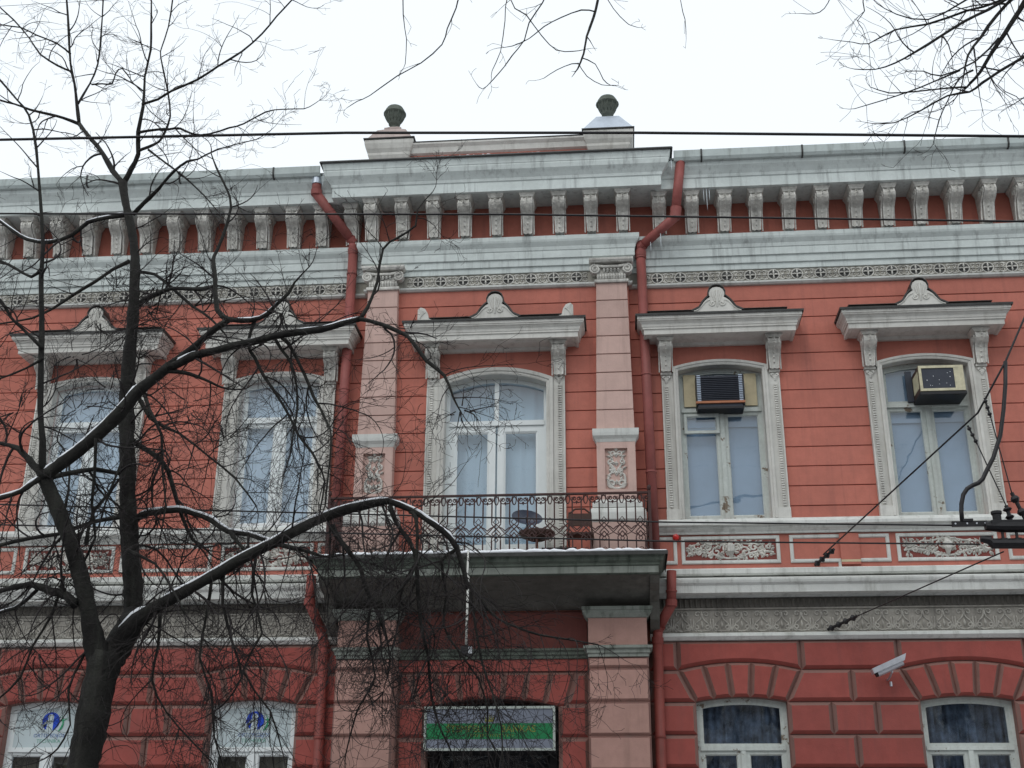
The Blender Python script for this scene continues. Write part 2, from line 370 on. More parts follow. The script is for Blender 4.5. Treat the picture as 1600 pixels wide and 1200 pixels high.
for s in (-1, 1):
    def P(poly): return [(s*x, z) for x, z in poly]
    # row 0
    e = 1.98
    for c in CL:
        if c-.77-e > .1: rb(P([(e, 4.02+G), (c-.77-G, 4.02+G), (c-.77-G, 4.385), (e, 4.385)]))
        a = [(x, z+G) for x, z in arc(.77-G, 4.02, .095, 14, c)]
        rb(P(a+[(c+.77-G, 4.385), (c-.77+G, 4.385)])); e = c+.77+G
    rb(P([(e, 4.02+G), (XE, 4.02+G), (XE, 4.385), (e, 4.385)]))
    # voussoirs
    for c in CL:
        for k in range(5):
            f0, f1 = -1+2*k/5, -1+2*(k+1)/5
            def T(f): return (c+.755*f, 4.02-G+.095*(1-f*f))
            def D(f): return (c+.565*f, 3.635+.055*(1-f*f)+.004)
            n = 4; tp = [T(f0+(f1-f0)*i/n) for i in range(n+1)]; dn = [D(f0+(f1-f0)*i/n) for i in range(n+1)]
            gx = .009
            tp[0] = (tp[0][0]+gx, tp[0][1]); tp[-1] = (tp[-1][0]-gx, tp[-1][1]); dn[0] = (dn[0][0]+gx, dn[0][1]); dn[-1] = (dn[-1][0]-gx, dn[-1][1])
            rb(P(dn+tp[::-1]), name='voussoir', c=.028)
    # row 1, slanted against the arches
    e0, e1 = (1.98, 1.98)
    for i, c in enumerate(CL+[None]):
        r0 = (c-.755-G, c-.565-G) if c else (XE, XE)
        if i in (1, 2):
            m = (e0+r0[0])/2
            rb(P([(e1, ZR[2]+G), (m-G, ZR[2]+G), (m-G, 4.02-G), (e0, 4.02-G)])); rb(P([(m+G, ZR[2]+G), (r0[1], ZR[2]+G), (r0[0], 4.02-G), (m+G, 4.02-G)]))
        else: rb(P([(e1, ZR[2]+G), (r0[1], ZR[2]+G), (r0[0], 4.02-G), (e0, 4.02-G)]))
        if c: e0, e1 = c+.755+G, c+.565+G
    for k in range(2, 11):
        z1, z0 = ZR[k]-G, ZR[k+1]+G; e = 1.98
        for i, c in enumerate(CL+[None]):
            r = c-LHW-.002 if c else XE
            nb = 1 if i == 0 else ((3 if k % 2 == 0 else 2) if c else 4)
            off = 0
            if z1 < LZB+.1 and c: pass
            for j in range(nb):
                a, b = e+(r-e)*j/nb, e+(r-e)*(j+1)/nb
                rb(P([(a+(G if j else 0), z0), (b-(G if j < nb-1 else 0), z0), (b-(G if j < nb-1 else 0), z1), (a+(G if j else 0), z1)]))
            if c: e = c+LHW+.002
    # courses beside the door
    for k in range(1, 11):
        z1, z0 = (3.99 if k == 1 else 4.0-.404*(k-1))-G, 4.0-.404*k+G
        if z0 < .05: break
        if k == 1: rb(P([(.95, z0), (1.20, z0), (1.20, z1), (1.06, z1)]), AY-.02)
        else: rb(P([(.84, z0), (1.20, z0), (1.20, z1), (.84, z1)]), AY-.02)
for k in range(7):
    f0, f1 = -1+2*k/7, -1+2*(k+1)/7
    n = 3; tp = [(1.04*(f0+(f1-f0)*i/n), 3.985) for i in range(n+1)]; dn = [(.93*(f0+(f1-f0)*i/n), 3.57+.10*max(0, 1-((f0+(f1-f0)*i/n)*.93/.83)**2)+.004) for i in range(n+1)]
    for q in (tp, dn): q[0] = (q[0][0]+.009, q[0][1]); q[-1] = (q[-1][0]-.009, q[-1][1])
    rb(dn+tp[::-1], AY-.02, 'voussoir', c=.024, cdp=.026)
MB().box(-1.2, 1.2, AY-.015, AY+.02, 4.005, 4.15).obj('plain_course', M['red_low'], low)
MB().prismx([(AY+.02, 4.15), (AY-.04, 4.155), (AY-.04, 4.19), (AY-.06, 4.20), (AY-.06, 4.235), (AY-.09, 4.25), (AY-.09, 4.275), (AY+.02, 4.285)], -1.205, 1.205).obj('band_moulding', M['mossy'], low)
MB().box(-1.2, 1.2, AY-.005, AY+.02, 4.29, 4.75).obj('frieze_panel', M['shaded_red_low'], low)  # panel coloured dark for the shade below the slab

# ground pilasters
for s in (-1, 1):
    x0, x1 = min(s*1.212, s*1.965), max(s*1.212, s*1.965)
    gp = MB().box(x0+.02, x1-.02, -.375, .02, 0, 4.77).obj('ground_pilaster', M['joint'], B)
    zz = [4.13, 4.0]+[4.0-.404*k for k in range(1, 10)]
    for k in range(len(zz)-1):
        c = .03; a, b = zz[k+1]+(G if k else G), zz[k]-(G if k else .0)
        rb([(x0, a), (x1, a), (x1, b), (x0, b)], -.41, 'pink_block', 'pink_low', c=.02, cdp=.03, par=gp, back=-.02)
    MB().box(x0+.01, x1-.01, -.40, .01, 4.28, 4.62).obj('frieze_block', M['pink_low'], gp)
    mp = [(0, 4.13), (.01, 4.135), (.01, 4.17), (.03, 4.18), (.03, 4.22), (.06, 4.235), (.06, 4.265), (0, 4.28)]
    MB().plan([(x0+.01, 0), (x0+.01, -.40), (x1-.01, -.40), (x1-.01, 0)], mp).obj('band_moulding', M['slab_light'], gp)
    mp = [(0, 4.615), (.02, 4.62), (.06, 4.68), (.06, 4.70), (.075, 4.71), (.075, 4.75), (0, 4.765)]
    MB().plan([(x0+.01, 0), (x0+.01, -.40), (x1-.01, -.40), (x1-.01, 0)], mp).obj('cap_moulding', M['slab_light'], gp)

# ---- doorway under the sign
dr = MB().face([(-.80, 0), (-.80, 3.60), (.80, 3.60), (.80, 0)], [(0, .08), (-.09, .08), (-.09, .16), (0, .16)]).obj('entrance_door', M['dark'], B)
for x0, x1 in ((-.70, -.02), (.02, .70)):
    MB().box(x0, x1, .12, .15, 0, 2.2).obj('door_leaf', M['ac_b'], dr)
    MB().box(x0+.05, x1-.05, .105, .118, 2.3, 3.0).obj('pane', M['glass'], dr)
MB().box(-.71, .71, .09, .14, 2.2, 2.3).obj('transom', M['dark'], dr)
MB().box(-.83, .83, .3, .32, 0, 3.68).obj('dark_lobby_sheet', M['dark'], dr)  # flat near-black sheet painted in for the unlit space behind the door

# ---- sill course, apron, base course, friezes, entablature, crown
for s in (-1, 1):
    def path(a): return [(a, 0), (XE, 0)] if s > 0 else [(-XE, 0), (-a, 0)]
    def bx(mb, a, b, y0, y1, z0, z1): return mb.box(min(s*a, s*b), max(s*a, s*b), y0, y1, z0, z1)
    MB().plan(path(AW), [(0, 5.765), (.05, 5.765), (.05, 5.79), (.10, 5.83), (.10, 5.85), (.15, 5.86), (.15, 5.90), (.11, 5.95), (0, 5.964)]).obj('sill_course', M['trim'], B)
    ap = bx(MB(), AW, XE, -.004, .03, 5.305, 5.765).obj('apron', M['red'], B)
    MB().plan(path(AW), [(0, 5.205), (.08, 5.21), (.10, 5.23), (.10, 5.285), (.08, 5.30), (0, 5.305)]).obj('base_band', M['trim'], B)
    bc = MB().plan(path(AW), [(0, 4.92), (.05, 4.925), (.06, 4.945), (.24, 4.95), (.25, 5.04), (.28, 5.07), (.29, 5.10), (.29, 5.12), (0, 5.204)]).obj('base_cornice', M['trim'], B)
    eg = MB(); bx(eg, 2.0, XE, -.04, .02, 4.79, 4.92); x = 2.05
    while x < 8.2:
        cx_ = s*x
        eg.add([(cx_-.026, -.04, 4.905), (cx_+.026, -.04, 4.905), (cx_+.016, -.04, 4.80), (cx_-.016, -.04, 4.80), (cx_, -.075, 4.90), (cx_, -.06, 4.81)],
               [(0, 4, 5, 3), (4, 1, 2, 5), (0, 1, 4), (3, 5, 2)]); x += .068
    eg.obj('egg_moulding', M['sooty'], B, kind='stuff')
    fz = bx(MB(), 2.0, XE, -.03, .02, 4.484, 4.785).obj('scroll_frieze', M['frieze'], B)
    MB().plan(path(2.0), [(0, 4.385), (.05, 4.39), (.09, 4.43), (.09, 4.465), (.035, 4.483), (0, 4.483)]).obj('frieze_base_moulding', M['trim'], B)
    MB().plan(path(2.0), [(.02, 4.772), (.05, 4.775), (.05, 4.792), (.02, 4.795)]).obj('frieze_top_fillet', M['frieze'], B)
    if s < 0:
        mo = MB(); r = .0105
        for q in (0, 1):
            st = [bez((0, 4.50), (.075, 4.50), (.115, 4.55), (.075, 4.60), 8, -.034), spiral(.068, 4.545, .045, .012, -1.6, 1.1, 12, -.034),
                  bez((.075, 4.60), (.03, 4.64), (.0, 4.66), (.012, 4.72), 8, -.034), spiral(.052, 4.715, .038, .010, 3.0, -1.1, 12, -.034),
                  bez((0.125, 4.50), (.115, 4.56), (.10, 4.60), (.11, 4.66), 5, -.034)]
            for k in st: mo.tube(k if q == 0 else mir(k), r, 5)
        mo.tube([(0, -.034, 4.53), (0, -.044, 4.58), (0, -.034, 4.63)], [.006, .018, .004], 5)
        mo.tube([(0, -.034, 4.66), (0, -.044, 4.70), (0, -.034, 4.75)], [.004, .018, .006], 5)
        motif = mo.mesh('scroll_motif', M['scroll'], True)
    x = 2.16
    while x < 8.6: put('scroll_motif', motif, fz, (s*x, 0, 0)); x += .25

ENT = [(-XE, 0), (-AW, 0), (-AW, AY), (AW, AY), (AW, 0), (XE, 0)]
MB().plan(ENT, [(-.02, 9.605), (.05, 9.61), (.05, 9.69), (.075, 9.70), (.075, 9.80), (.10, 9.81), (.10, 9.92), (.11, 9.93), (.12, 9.98), (.16, 10.04), (.17, 10.07), (.17, 10.13), (-.02, 10.15)]).obj('architrave', M['trim_cold'], B)
MB().plan(ENT, [(0, 9.37), (.03, 9.375), (.055, 9.40), (.055, 9.425), (0, 9.43)]).obj('frieze_moulding', M['trim'], B)
fr = MB().plan(ENT, [(-.02, 9.42), (.028, 9.42), (.028, 9.608), (-.02, 9.608)]).obj('rosette_frieze', M['frieze_up'], B)
ro = MB(); ring = [(.078*math.cos(a*PI/8), -.034, .078*math.sin(a*PI/8)) for a in range(17)]
ro.tube(ring, .009, 5, False)
for k in range(4):
    a = k*PI/2; ca, sa = math.cos(a), math.sin(a)
    ro.tube([(0, -.04, 0), (.04*ca, -.05, .04*sa), (.074*ca, -.036, .074*sa)], [.008, .014, .005], 5)
for q in (-1, 1):
    for u in (-1, 1):
        ro.tube([(q*x_, y_, u*z_) for x_, y_, z_ in bez((.075, .045), (.10, .075), (.13, .08), (.16, .05), 6, -.033)], .008, 4)
        ro.tube([(q*x_, y_, u*z_) for x_, y_, z_ in spiral(.125, .035, .032, .010, 1.2, .9, 8, -.033)], .007, 4)
    ro.tube([(q*.09, -.035, 0), (q*.125, -.046, 0), (q*.158, -.033, 0)], [.004, .012, .004], 5)
rosette = ro.mesh('rosette', M['carved'], True)
bk = MB().lathe([(.066, 0), (.066, .004)], n=14).mesh('rosette_dark_disc', M['flash'])  # flat dark disc paints the shade of a hollow inside the ring
def ros(x, y):
    put('rosette', rosette, fr, (x, y, 9.515)); put('rosette_dark_disc', bk, fr, (x, y-.0285, 9.515), (PI/2, 0, 0))
for k in range(8): ros(-1.137+.325*k, AY)
for s in (-1, 1):
    for k in range(18): ros(s*(2.28+.327*k), 0)

CR = [(-.02, 10.72), (.40, 10.725), (.44, 10.70), (.50, 10.70), (.50, 10.85), (.515, 10.86), (.525, 10.90), (.56, 10.95), (.60, 11.0), (.615, 11.06), (.615, 11.085), (-.02, 11.10)]
crown = MB().plan(ENT, CR).obj('cornice', M['trim_cold'], B)
MB().plan([(-AW, 0), (-AW, AY), (AW, AY), (AW, 0)], [(0, 11.087), (.62, 11.087), (.625, 11.12), (.64, 11.17), (.64, 11.195), (0, 11.195)]).obj('crown_moulding', M['trim_cold'], crown)
MB().plan([(-AW, 0), (-AW, AY), (AW, AY), (AW, 0)], [(0, 11.197), (.665, 11.197), (.67, 11.185), (.675, 11.20), (.66, 11.222), (0, 11.26)]).obj('crown_flashing', M['flash'], crown)
for s in (-1, 1):
    pth = [(2.56, 0), (XE, 0)] if s > 0 else [(-XE, 0), (-2.56, 0)]
    gu = MB().plan(pth, [(.59, 11.09), (.62, 11.055), (.665, 11.06), (.69, 11.10), (.70, 11.205), (.68, 11.21), (.66, 11.11), (.59, 11.12)]).obj('gutter', M['gutter'], crown)
    x = 2.95+.3*(s < 0)
    while x < XE:
        MB().plan([(s*x-.012, 0), (s*x+.012, 0)], [(.585, 11.085), (.615, 11.045), (.67, 11.05), (.70, 11.095), (.708, 11.208), (.70, 11.215), (.585, 11.13)]).obj('gutter_bracket', M['flash'], crown); x += 1.41
    MB().prismx([(-.62, 11.10), (-.62, 11.13), (3, 12.0), (7, 12.0), (7, 11.10)], min(s*AW, s*XE), max(s*AW, s*XE)).obj('roof', M['roof'], B)
MB().prismx([(-.35, 11.2), (3, 12.0), (7, 12.0), (7, 11.10), (-.35, 11.1)], -AW, AW).obj('roof', M['roof'], B)

def console(prof, hw, capz, capo, caph, name, mat):   # S-shaped bracket: prof (out,z) of the front from the top down
    mb = MB(); zt, zb = prof[0][1], prof[-1][1]
    sd = [(0, zt)]+prof+[(0, zb)]
    k0 = len(mb.v); mb.prismx([(-o, z) for o, z in sd], -hw, hw)
    for x in (-hw+.012, 0, hw-.012):
        wd = .012 if x else .02
        fp = [(o+.012, z) for o, z in prof]; n = len(fp)
        mb.prismx([(-o, z) for o, z in fp]+[(-(o-.02), z) for o, z in prof[::-1]], x-wd, x+wd)
    mb.v = [(x*(1-.26*min(1, max(0, (zt-z)/(zt-zb)))), y, z) for x, y, z in mb.v]
    for k in range(1, len(prof)-1):                   # beads down the spine
        o, z = prof[k]; mb.tube([(0, -o-.012, z-.012), (0, -o-.026, z), (0, -o-.012, z+.012)], [.006, .014, .006], 5)
    for q in (-1, 1):                                 # side scroll
        o, z = prof[1]
        mb.tube([(q*(hw+.004), -(o*.62)+.0*a-(.07*(1-a/16))*math.cos(a*.7), prof[1][1]-.06+(.07*(1-a/16))*math.sin(a*.7)) for a in range(14)], .012, 4)
        mb.tube([(q*(hw+.004), -max(.02, o_-.03), z_) for o_, z_ in prof[2:]], .012, 4)
    c = capo
    mb.plan([(-hw-.002, 0), (-hw-.002, -c), (hw+.002, -c), (hw+.002, 0)], [(-.05, capz-caph), (.004, capz-caph), (.012, capz-caph*.7), (.03, capz-caph*.4), (.03, capz), (-.05, capz)])
    return mb.mesh(name, M[mat], False)
mod = console([(.36, 10.655), (.40, 10.635), (.425, 10.60), (.43, 10.565), (.415, 10.525), (.37, 10.485), (.31, 10.455), (.27, 10.42), (.25, 10.36), (.23, 10.29), (.21, 10.22), (.20, 10.155)], .084, 10.718, .42, .08, 'modillion', 'carved')
for k in range(9): put('modillion', mod, crown, (.455*(k-4), AY, 0))
for k in range(19): put('modillion', mod, crown, (2.35+.458*k+random.uniform(-.012, .012), random.uniform(0, .012), random.uniform(-.006, .002)), (0, 0, R(random.uniform(-1.5, 1.5)))); put('modillion', mod, crown, (-2.13-.446*k+random.uniform(-.012, .012), random.uniform(0, .012), 0), (0, 0, R(random.uniform(-1.5, 1.5))))

# parapet with two pedestals and urns
pr = MB().box(-1.34, 1.34, -.20, .1, 11.2, 11.63).obj('parapet', M['red'], B)
MB().prismx([(-.20, 11.62), (-.24, 11.64), (-.26, 11.72), (-.30, 11.76), (-.30, 11.79), (.12, 11.79), (.12, 11.62)], -1.34, 1.34).obj('coping', M['trim_warm'], pr)
MB().prismx([(-.31, 11.792), (-.315, 11.80), (-.10, 11.84), (.13, 11.80), (.13, 11.792)], -1.34, 1.34).obj('flashing', M['flash'], pr)
for k in range(3): MB().box(1.02+.13*k, 1.08+.13*k, -.28, -.19, 11.22, 11.5-.04*k).obj('parapet_stub', M['red'], pr)
for s in (-1, 1):
    cx = s*1.64; YC = .035; mt = M['pink'] if s < 0 else M['trim_warm']
    pd = MB().box(cx-.29, cx+.29, -.24, .31, 11.19, 11.6).obj('parapet_pedestal', M['pink'], B)
    sq = [(cx-.29, .31), (cx-.29, -.24), (cx+.29, -.24), (cx+.29, .31)]
    MB().plan(sq, [(-.1, 11.56), (.01, 11.57), (.03, 11.62), (.03, 11.66), (.06, 11.72), (.08, 11.80), (.08, 11.86), (-.1, 11.87)]).obj('pedestal_cap', M['trim_warm'], pd)
    MB().plan(sq, [(-.1, 11.872), (.09, 11.872), (.095, 11.865), (.10, 11.885), (-.1, 11.90)]).obj('cap_flashing', M['flash'], pd)
    if s < 0:
        q = MB(); zz = [(.35, 11.89), (.22, 12.12), (.13, 12.19), (.13, 12.22), (.09, 12.25), (.07, 12.27)]
        b0 = []
        for o, z in zz: b0.append([(cx-o, YC-o*.95, z), (cx+o, YC-o*.95, z), (cx+o, YC+o*.95, z), (cx-o, YC+o*.95, z)])
        for i in range(len(b0)-1): q.add(b0[i]+b0[i+1], [(j, (j+1) % 4, (j+1) % 4+4, j+4) for j in range(4)])
        q.add(b0[-1], [(0, 1, 2, 3)]); q.obj('pyramid_cap', M['pale_pink'], pd)
    else:
        q = MB(); b0 = []
        for o, z in [(.37, 11.89), (.17, 12.22), (.05, 12.26)]: b0.append([(cx-o, YC-o*.95, z), (cx+o, YC-o*.95, z), (cx+o, YC+o*.95, z), (cx-o, YC+o*.95, z)])
        for i in range(2): q.add(b0[i]+b0[i+1], [(j, (j+1) % 4, (j+1) % 4+4, j+4) for j in range(4)])
        q.add(b0[-1], [(0, 1, 2, 3)]); q.obj('zinc_cap', M['zinc'], pd)
    MB().lathe([(.075, 12.160), (.05, 12.210), (.06, 12.240), (.09, 12.260), (.09, 12.290), (.115, 12.330), (.14, 12.390), (.15, 12.430), (.175, 12.445), (.175, 12.460), (.155, 12.470), (.15, 12.510), (.12, 12.560), (.07, 12.595), (.02, 12.605)], cx, YC, 20).obj('urn', M['urn'], pd, (0, 0, .085), smooth=True)
    for k in range(12):
        a = 2*PI*k/12; MB().tube([(cx+r_*math.cos(a), YC+r_*math.sin(a), z_+.085) for r_, z_ in [(.098, 12.30), (.122, 12.35), (.143, 12.40), (.160, 12.44)]], [.005, .010, .012, .006], 5).obj('urn_lobe', M['urn'], pd, smooth=True)

# ---- upper pilasters
def leaf(mb, x, z, a, L, w_, y, h=.02):
    ca, sa = math.cos(a), math.sin(a)
    def q(u, v, d): return (x+u*ca-v*sa, y-d, z+u*sa+v*ca)
    mb.add([q(0, 0, .004), q(L*.45, w_, 0), q(L, 0, 0), q(L*.45, -w_, 0), q(L*.5, 0, h)], [(0, 4, 1), (1, 4, 2), (2, 4, 3), (3, 4, 0)])
for s in (-1, 1):
    cx = s*1.63
    def hwz(z): return .255-.04*(z-7.18)/2.19
    ps = MB().prism([(cx-.24, 5.31), (cx+.24, 5.31), (cx+.21, 9.40), (cx-.21, 9.40)], -.225, AY+.02).obj('upper_pilaster', M['groove'], B)
    zz = [9.37]+[9.098-.273*k for k in range(8)]; zz[-1] = 7.18
    for k in range(8):
        b, a = zz[k]-.006, zz[k+1]+.006
        MB().block([(cx-hwz(a), a), (cx+hwz(a), a), (cx+hwz(b), b), (cx-hwz(b), b)], -.25, -.10, .004, .004).obj('pink_course', M['pink'], ps)
    sq = [(cx-.255, AY), (cx-.255, -.27), (cx+.255, -.27), (cx+.255, AY)]
    MB().plan(sq, [(-.1, 6.985), (.005, 6.99), (.02, 7.03), (.05, 7.07), (.055, 7.11), (.055, 7.165), (-.1, 7.18)]).obj('pedestal_cap', M['trim'], ps)
    pd = MB(); y0 = -.28
    pd.box(cx-.257, cx-.15, y0, AY, 6.19, 6.985); pd.box(cx+.15, cx+.257, y0, AY, 6.19, 6.985)
    pd.box(cx-.15, cx+.15, y0, AY, 6.90, 6.985); pd.box(cx-.15, cx+.15, y0, AY, 6.19, 6.33); pd.box(cx-.15, cx+.15, y0+.05, AY, 6.33, 6.90)
    pd.obj('pedestal', M['pink'], ps)
    MB().plan(sq, [(-.1, 6.065), (.07, 6.07), (.07, 6.13), (.03, 6.16), (.02, 6.19), (-.1, 6.19)]).obj('base_moulding', M['trim'], ps)
    MB().plan(sq, [(-.1, 5.86), (.09, 5.865), (.115, 5.90), (.115, 5.99), (.10, 6.04), (.06, 6.064), (-.1, 6.064)]).obj('base_torus', M['trim'], ps)
    MB().box(cx-.36, cx+.36, -.37, AY, 5.30, 5.86).obj('pedestal_base', M['pink'], ps)
    rl = MB(); yr = y0+.045
    for q in (-1, 1):
        def m(p): return [(cx+q*a, b_, c_) for a, b_, c_ in p]
        rl.tube(m(spiral(.065, 6.42, .06, .012, -1.5, 1.3, 16, yr)), .016, 6); rl.tube(m(spiral(.055, 6.60, .045, .010, 1.4, 1.2, 14, yr)), .013, 6)
        rl.tube(m(spiral(.075, 6.72, .04, .008, -1.2, 1.2, 14, yr)), .012, 6); rl.tube(m(spiral(.04, 6.84, .04, .01, -1.4, 1.1, 12, yr)), .012, 6)
        rl.tube(m(bez((.0, 6.35), (.12, 6.36), (.13, 6.46), (.10, 6.54), 8, yr)), .018, 6); rl.tube(m(bez((.10, 6.54), (.02, 6.6), (.02, 6.66), (.09, 6.69), 8, yr)), .014, 6)
        for k in range(9): leaf(rl, cx+q*(.03+.05*random.random()), 6.40+.055*k, PI/2-q*random.uniform(.2, 1.3), .075, .022, yr, .03)
    for z in (6.40, 6.52, 6.66, 6.78, 6.86): leaf(rl, cx, z, PI/2, .08, .03, yr, .045)
    rl.obj('carved_relief', M['carved'], ps, smooth=False)
    # ionic capital
    ca = MB().box(cx-.20, cx+.20, -.262, AY, 9.43, 9.60)
    ca.plan([(cx-.215, AY), (cx-.215, -.262), (cx+.215, -.262), (cx+.215, AY)], [(-.1, 9.36), (.02, 9.365), (.025, 9.385), (.02, 9.41), (-.1, 9.415)])
    for k in range(11):
        x = cx-.19+.038*k; ca.tube([(x, -.268, 9.42), (x, -.276, 9.46), (x, -.268, 9.50)], [.012, .017, .012], 6)
    ca.plan([(cx-.24, AY), (cx-.24, -.28), (cx+.24, -.28), (cx+.24, AY)], [(-.1, 9.655), (.05, 9.66), (.07, 9.69), (.07, 9.72), (-.1, 9.72)])
    ca.tube([(cx-.23, -.285, 9.63), (cx-.1, -.295, 9.60), (cx+.1, -.295, 9.60), (cx+.23, -.285, 9.63)], .022, 6)
    for q in (-1, 1):
        ca.tube([(cx+q*a, b_, c_) for a, b_, c_ in spiral(.225, 9.565, .075, .012, 1.57, -1.9, 26, -.295)], .016, 6)
        ca.tube([(cx+q*.225, -.20, 9.565), (cx+q*.225, -.29, 9.565)], .07, 12)
    for k in range(5): ca.tube([(cx-.1+.05*k, -.275, 9.525), (cx-.1+.05*k, -.292, 9.555), (cx-.1+.05*k, -.275, 9.585)], [.012, .02, .012], 6)
    ca.obj('ionic_capital', M['carved'], ps)

# ---- panels under the upper windows
def cartouche(hw, hh, seed, mb=None):
    rnd = random.Random(seed); mb = mb or MB()
    for q in (-1, 1):
        def m(p): return [(q*a, b_, c_) for a, b_, c_ in p]
        for (x, z, r_, a0, tn) in ((.08, .03, .06, 0, 1.2), (.19, -.03, .07, 2.4, -1.3), (.31, .03, .06, .4, 1.2), (.42, -.03, .05, 2.2, -1.2), (.51, .03, .035, .5, 1.1), (.13, -.085, .035, 3, 1), (.27, -.09, .03, 0, 1)):
            mb.tube(m(spiral(x*hw/.56, z*hh/.13, r_, .010, a0, tn, 13, -.01)), .013, 5)
        mb.tube(m(bez((0, -.11), (.15, -.13), (.25, .02), (.55, -.04), 12, -.01)), .015, 5); mb.tube(m(bez((0, .11), (.12, .12), (.2, .05), (.30, .09), 8, -.01)), .014, 5)
        for k in range(85):
            x = rnd.uniform(.02, 1)**.9*hw; z = rnd.uniform(-1, 1)*hh*(1-.45*(x/hw)**2)
            leaf(mb, q*x, z, rnd.uniform(0, 6.28), rnd.uniform(.045, .085), rnd.uniform(.014, .024), -.006, .032)
    mb.tube([(0, -.005, -.10), (0, -.05, -.02), (0, -.05, .03), (0, -.005, .11)], [.02, .05, .055, .02], 8)
    return mb
relief = [cartouche(.54, .125, k).mesh('carved_cartouche', M['carved']) for k in range(2)]
def pframe(cx, hw, z0=5.375, z1=5.742, y=-.02):
    f = MB().face([(cx-hw, z0), (cx-hw, z1), (cx+hw, z1), (cx+hw, z0)], [(0, .02), (0, -.018), (-.012, -.026), (-.038, -.026), (-.048, -.012), (-.048, .02)], True)
    return f.obj('panel_frame', M['trim'], B)
for s in (-1, 1):
    for i, c in enumerate(CU):
        pf = pframe(s*c, .635)
        MB().box(s*c-.585, s*c+.585, -.0065, -.002, 5.425, 5.692).obj('panel_ground', M['groove'], pf)
        put('carved_cartouche', relief[i % 2], pf, (s*c, 0, 5.56))
    for c in ((CU[0]+CU[1])/2+.02, (CU[1]+CU[2])/2+.01):
        pf = pframe(s*c, .635); MB().box(s*c-.585, s*c+.585, -.0075, -.002, 5.425, 5.692).obj('panel_ground', M['red'], pf)
    pf = pframe(s*2.17, .22)
st = MB().box(4.475, 4.72, -.05, .0, 5.34, 5.745).obj('patched_strip', M['red'], B); MB().box(4.475, 4.72, -.052, -.03, 5.37, 5.40).obj('strip_ledge', M['cream'], st)
MB().box(4.44, 4.475, -.035, .0, 5.28, 5.38).obj('strip_edge', M['trim'], st)

# ---- windows
bracket = console([(.23, 8.455), (.26, 8.435), (.272, 8.40), (.262, 8.365), (.225, 8.33), (.175, 8.30), (.145, 8.26), (.13, 8.20), (.12, 8.13), (.115, 8.05)], .086, 8.505, .25, .05, 'bracket', 'carved')
pn = MB()
pn.box(-.075, .075, -.12, .03, 8.02, 8.05)
for a, z, r_ in ((-.035, 7.985, .035), (.035, 7.985, .035), (0, 7.945, .03), (-.02, 7.965, .03), (.02, 7.965, .03)): pn.tube([(a, -.07, z), (a, -.115, z)], [r_, r_*.6], 8)
pn.tube([(0, -.09, 7.96), (0, -.085, 7.91), (0, -.075, 7.87)], [.035, .022, .006], 6)
pendant = pn.mesh('carved_pendant', M['carved'])
def crest_mesh(name):
    mb = MB(); h = [(0, .38), (.045, .372), (.08, .345), (.10, .30), (.098, .26), (.085, .235), (.12, .215), (.16, .18), (.20, .12), (.25, .06), (.31, .03), (.31, 0)]
    poly = [(-x, z) for x, z in h[::-1]]+h[1:]
    mb.prism(poly, -.06, .06)
    for q in (-1, 1):
        mb.tube([(q*a, -.062, b_) for a, y, b_ in spiral(.062, .14, .042, .008, .8, -1.3, 16)], .011, 6)
        mb.tube([(q*a, -.062, b_) for a, y, b_ in bez((.30, .035), (.2, .05), (.17, .19), (.09, .19), 8)], .010, 5)
        for k in range(2): mb.tube([(q*a, -.062, b_) for a, y, b_ in bez((.012+.02*k, .17), (.02+.03*k, .24), (.04+.025*k, .30-.02*k), (.025+.035*k, .335-.03*k), 6)], .010, 5)
    mb.tube([(0, -.06, .09), (0, -.075, .15), (0, -.07, .25), (0, -.06, .34)], [.012, .014, .014, .012], 6)
    return mb.mesh(name, M['trim_warm'], False)
crest = crest_mesh('shell_crest')
bk = MB(); h = [(0, .40), (.05, .392), (.09, .36), (.115, .30), (.11, .25), (.15, .215), (.19, .17), (.24, .09), (.32, .05), (.34, .04)]
poly = [(-x, z) for x, z in h[::-1]]+h[1:]; poly2 = [(x*.93, z-.012) for x, z in poly][::-1]
bk.prism(poly+poly2, -.075, .16)
crestf = bk.mesh('crest_flashing', M['flash'])
def hood(cx, y, hw, dz, k, wide=False):
    r = MB().plan([(-hw+.38*k, .02), (-hw+.38*k, -.001), (hw-.38*k, -.001), (hw-.38*k, .02)],
                  [(-.05, 8.46), (.02, 8.465), (.05, 8.50), (.32, 8.512), (.345, 8.495), (.375, 8.495), (.375, 8.565), (.392, 8.57), (.392, 8.595), (.40, 8.60), (.405, 8.635), (.43, 8.665), (.45, 8.675), (.45, 8.69), (.462, 8.695), (.462, 8.742), (-.05, 8.76)]).obj('window_hood', M['trim_warm'], B, (cx, y, dz))
    w0 = hw-.38*k
    MB().plan([(-w0, .02), (-w0, -.001), (w0, -.001), (w0, .02)], [(-.05, 8.80), (.455, 8.746), (.485, 8.735), (.488, 8.765), (-.05, 8.88)]).obj('hood_flashing', M['flash'], r)
    b = hw-.10
    MB().box(-b, b, -.19, .0, 8.79, 8.915).obj('blocking_course', M['sooty'], r)
    MB().prismx([(.02, 8.97), (-.20, 8.935), (-.225, 8.915), (-.19, 8.915), (.02, 8.93)], -b-.03, b+.03).obj('blocking_flashing', M['flash'], r)
    put('shell_crest', crest, r, (0, -.22, 8.83), (0, 0, 0), (1.08, 1, 1.06)); put('crest_flashing', crestf, r, (0, -.22, 8.84), (0, 0, 0), (1.08, 1, 1.08))
    return r
